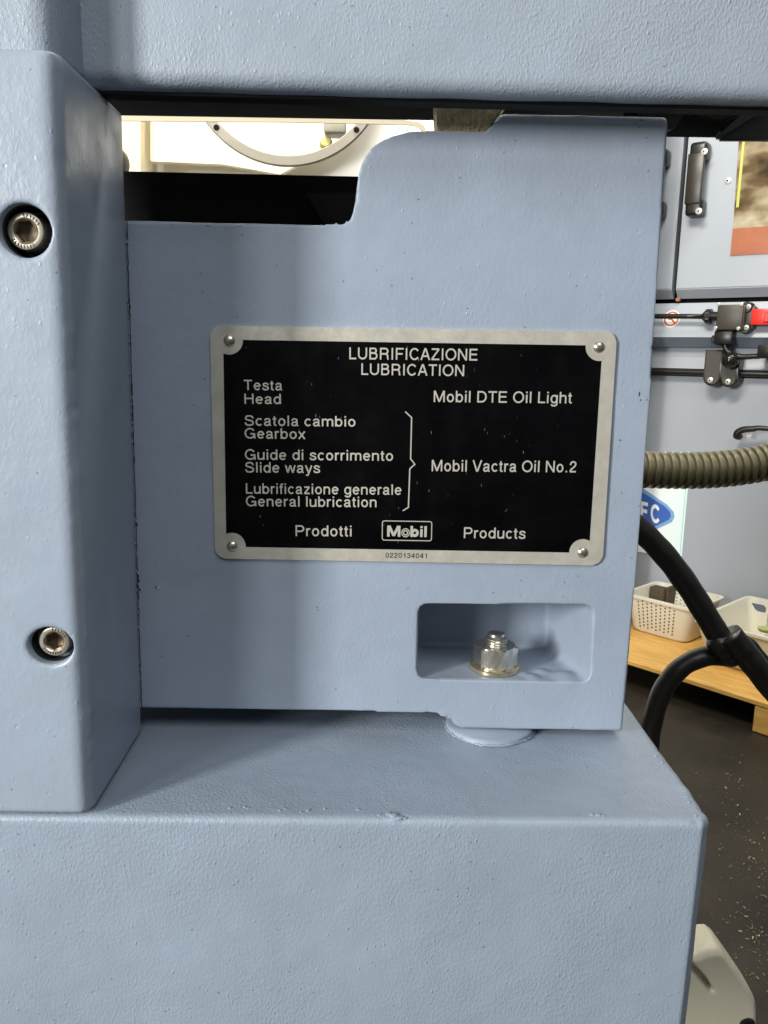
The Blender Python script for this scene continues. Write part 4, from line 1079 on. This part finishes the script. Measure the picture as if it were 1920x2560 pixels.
# second bin
q3 = pt_local(1762, 1620, ZB); 
bl = pt_local(1789, 1472, ZB+.10); flp = pt_local(1738, 1548, ZB+.10); bxl = min(bl.x, flp.x)+.0; bh = .10; bwy = max(.12, bl.y-flp.y); bcx2 = max(bl.x, flp.x)+.15; bcy2 = (bl.y+flp.y)/2
b2 = thing('storage_bin', 'plain white plastic storage bin with a slot handle right of the perforated basket', 'storage bin', tuple(MB4 @ Vector((bcx2, bcy2, ZB))), None, angB)
bobj('shell', basket_shell(bcx2, bcy2, .30, bwy, ZB+.001, bh, .86, .003, .02), M['basket'], b2, 50)
def bench_at(px, py, yl):
    o_ = MB4.inverted() @ CAM; d_ = MB4.inverted().to_3x3() @ ray(px, py); t_ = (yl-o_.y)/d_.y; return o_+d_*t_
hy = bcy2+bwy/2*.975-.0052; pc_ = bench_at(1862, 1513, hy)
pts = []
for cxx, a0 in ((pc_.x+.042, -90), (pc_.x-.016, 90)):
    pts += [(cxx+.0105*math.cos(R(a0+180*k/8)), pc_.z+.0105*math.sin(R(a0+180*k/8))) for k in range(9)]
bm = NB(); prism(bm, pts, hy-.001, hy+.0005); bobj('slot_handle', bm, mat('slot_blue', (.12, .15, .22), .6), b2)
bm = NB(); c = MB4.inverted() @ atz(1905, 1570, ZB+.10); lathe(bm, [(0, .0), (.014, 0), (.016, .003), (.016, .007), (0, .008)], (c.x+.008, c.y, ZB+.095), (0, 0, 1))
tag(bobj('green_lid', bm, mat('lime_plastic', (.42, .44, .14), .4), None, 40), 'small yellow green lid on top of the white bin', 'lid')
# clear bottle at the right edge
gm = mat('clear_plastic', (.9, .92, .9), .08); NT(gm).b.inputs['Transmission Weight'].default_value = .85
c = MB4.inverted() @ atz(1925, 1560, ZB+.10)
bm = NB(); lathe(bm, [(0, 0), (.036, 0), (.040, .01), (.040, .055), (.038, .06), (.040, .065), (.040, .12), (.025, .15), (.014, .16), (.014, .18), (0, .18)], (c.x+.035, c.y+.0, ZB+.002), n=32)
tag(bobj('clear_bottle', bm, gm, None, 180), 'clear plastic bottle cut off by the right edge beside the bin', 'bottle')
bm = NB(); box(bm, (c.x+.0, c.y-.075, ZB+.003), (c.x+.08, c.y-.05, ZB+.075), .006, 2)
tag(bobj('brown_jar', bm, mat('dark_brown_glass', (.045, .02, .012), .2), None, 40), 'dark brown jar at the right edge in front of the bin', 'jar')

# ================================================================== HOSES
M['conduit'] = grainy('olive_grey_conduit', (.15, .135, .075), .42, 0, s=350, strength=.4, dist=.0005, var=.25)
M['hose'] = grainy('black_hose_rubber', (.014, .013, .011), .38, 0, s=160, strength=.35, dist=.0006, var=.3)
Yh = .52
cl = catmull([(1450, 1165), (1560, 1171), (1640, 1175), (1740, 1176), (1830, 1170), (1920, 1155), (2020, 1130)], 90)
cl = [at(a, b, Yh) for a, b in cl]
rad = (at(1700, 1128, Yh)-at(1700, 1220, Yh)).length/2
# resample evenly
Ld = [0]
for a, b in zip(cl, cl[1:]): Ld.append(Ld[-1]+(b-a).length)
pitch = (at(1700, 1170, Yh)-at(1719.7, 1170, Yh)).length; step = pitch/10; rs = []; i = 0; s = 0
while s < Ld[-1]-1e-6:
    while Ld[i+1] < s: i += 1
    t = (s-Ld[i])/(Ld[i+1]-Ld[i]+1e-12); rs.append(cl[i].lerp(cl[i+1], t)); s += step
def crad(i):
    k = i % 10
    return rad*(1.0 if k in (1, 2, 3, 4) else (.985 if k in (0, 5) else .78))
bm = NB(); tube(bm, rs, crad, 36)
tag(obj('corrugated_conduit', bm, M['conduit'], None, 28), 'ribbed olive grey flexible conduit crossing behind the bracket', 'conduit')
Ya = .42
def hose(name, px, Y, wpx, label, grp, k=8):
    bm = NB(); ps = [at(a, b, Y if not callable(Y) else Y(a)) for a, b in catmull(px, k)]
    r = wpx/2*(Y+.41 if not callable(Y) else Y(1750)+.41)/FPX*1.02
    tube(bm, ps, lambda i: r*(1+.02*math.sin(i*.9)), 24)
    return tag(obj(name, bm, M['hose'], None, 180), label, 'hose', grp)
hose('black_hose', [(1500, 1250), (1560, 1290), (1612, 1335), (1668, 1395), (1722, 1468), (1770, 1545), (1806, 1606), (1825, 1640)], Ya, 60, 'thick black hose slanting down from behind the bracket to the tie', 'black hoses behind the machine')
hose('black_hose', [(1822, 1585), (1850, 1618), (1880, 1655), (1930, 1718), (2000, 1800)], Ya-.01, 66, 'thick black hose running from the tie down to the right edge', 'black hoses behind the machine')
hose('black_hose', [(1600, 1990), (1620, 1880), (1632, 1800), (1660, 1720), (1708, 1665), (1770, 1640), (1830, 1642)], Ya+.01, 52, 'black hose bending in an arch from the tie down behind the base', 'black hoses behind the machine')
hose('black_hose', [(1850, 1596), (1878, 1612), (1900, 1640), (1940, 1680), (2000, 1730)], Ya+.03, 30, 'thinner black hose just above the thick one at the right edge', 'black hoses behind the machine')
bm = NB(); c = at(1838, 1612, Ya-.005); ax = (at(1870, 1652, Ya)-at(1810, 1575, Ya)).normalized()
q = ax.to_track_quat('Z', 'Y').to_matrix()
for s_ in (0, .0045):
    tube(bm, [c+ax*s_+q @ Vector((.0150*math.cos(R(10*k)), .0150*math.sin(R(10*k)), 0)) for k in range(37)], .0014, 8)
tag(obj('cable_tie', bm, mat('glossy_tie', (.01, .01, .01), .12), None, 180), 'black tie bundling the thick hoses where they meet', 'cable tie')
bm = NB(); p = at(1812, 1618, Ya-.015); 
for (dx, dz, r_) in ((0, 0, .014), (.008, -.006, .013), (.014, -.014, .012)):
    g = bmesh.ops.create_icosphere(bm, subdivisions=3, radius=r_)['verts']
    for v in g: v.co = v.co+p+Vector((dx, .012, dz))
tag(obj('tape_wrap', cast(bm, .0015, (), 4, .0008, 120), M['hose'], None, 180), 'lumpy black tape wrapped round the hose joint', 'tape')

# ================================================================== BEIGE LEVER HOUSING, bottom right
Yb = .20
outl = [(1640, 2412), (1740, 2386), (1772, 2374), (1796, 2370), (1812, 2382), (1845, 2428), (1884, 2486), (1896, 2508), (1899, 2540), (1899, 2640), (1890, 2760), (1640, 2780)]
bm = NB(); P2 = [Vector(xz(a, b, Yb)) for a, b in outl]; cc = sum(P2, Vector((0, 0)))/len(P2); lo = []
for sc_, yy in ((.86, Yb), (.95, Yb+.003), (.99, Yb+.009), (1.0, Yb+.018), (1.0, Yb+.032)):
    lo.append([bm.verts.new((cc.x+(p.x-cc.x)*sc_, yy, cc.y+(p.y-cc.y)*sc_)) for p in P2])
for a_, b_ in zip(lo, lo[1:]):
    for i in range(len(a_)): bm.faces.new((a_[i], a_[(i+1) % len(a_)], b_[(i+1) % len(a_)], b_[i]))
bm.faces.new(lo[0]); bm.faces.new(lo[-1][::-1])
gr = NB(); sl = [(1700, 2385), (1733, 2408), (1768, 2446), (1802, 2503), (1772, 2476), (1738, 2438), (1700, 2412)]
prism(gr, [xz(a, b, Yb) for a, b in sl], Yb-.02, Yb+.012)
gr2 = NB(); prism(gr2, [xz(a, b, Yb) for a, b in [(1700, 2398), (1745, 2377), (1775, 2366), (1803, 2368), (1803, 2371), (1776, 2369), (1746, 2381), (1700, 2402)]], Yb-.02, Yb+.0035)
lev = thing('beige_motor_cover', 'rounded beige plastic cover behind the base at the bottom right', 'cover', tuple(at(1780, 2560, Yb)))
obj('shell', cast(bm, .0015, (gr, gr2), 3, .0002, 40), grainy('beige_plastic', (.50, .475, .37), .45, 0, s=300, strength=.15, var=.04), lev, 180)
bm = NB(); p = at(1868, 2563, Yb-.001); lathe(bm, [(0, .003), (.006, .002), (.007, 0), (0, 0)], p, (0, -1, 0))
obj('dark_boss', bm, M['black'], lev, 40)
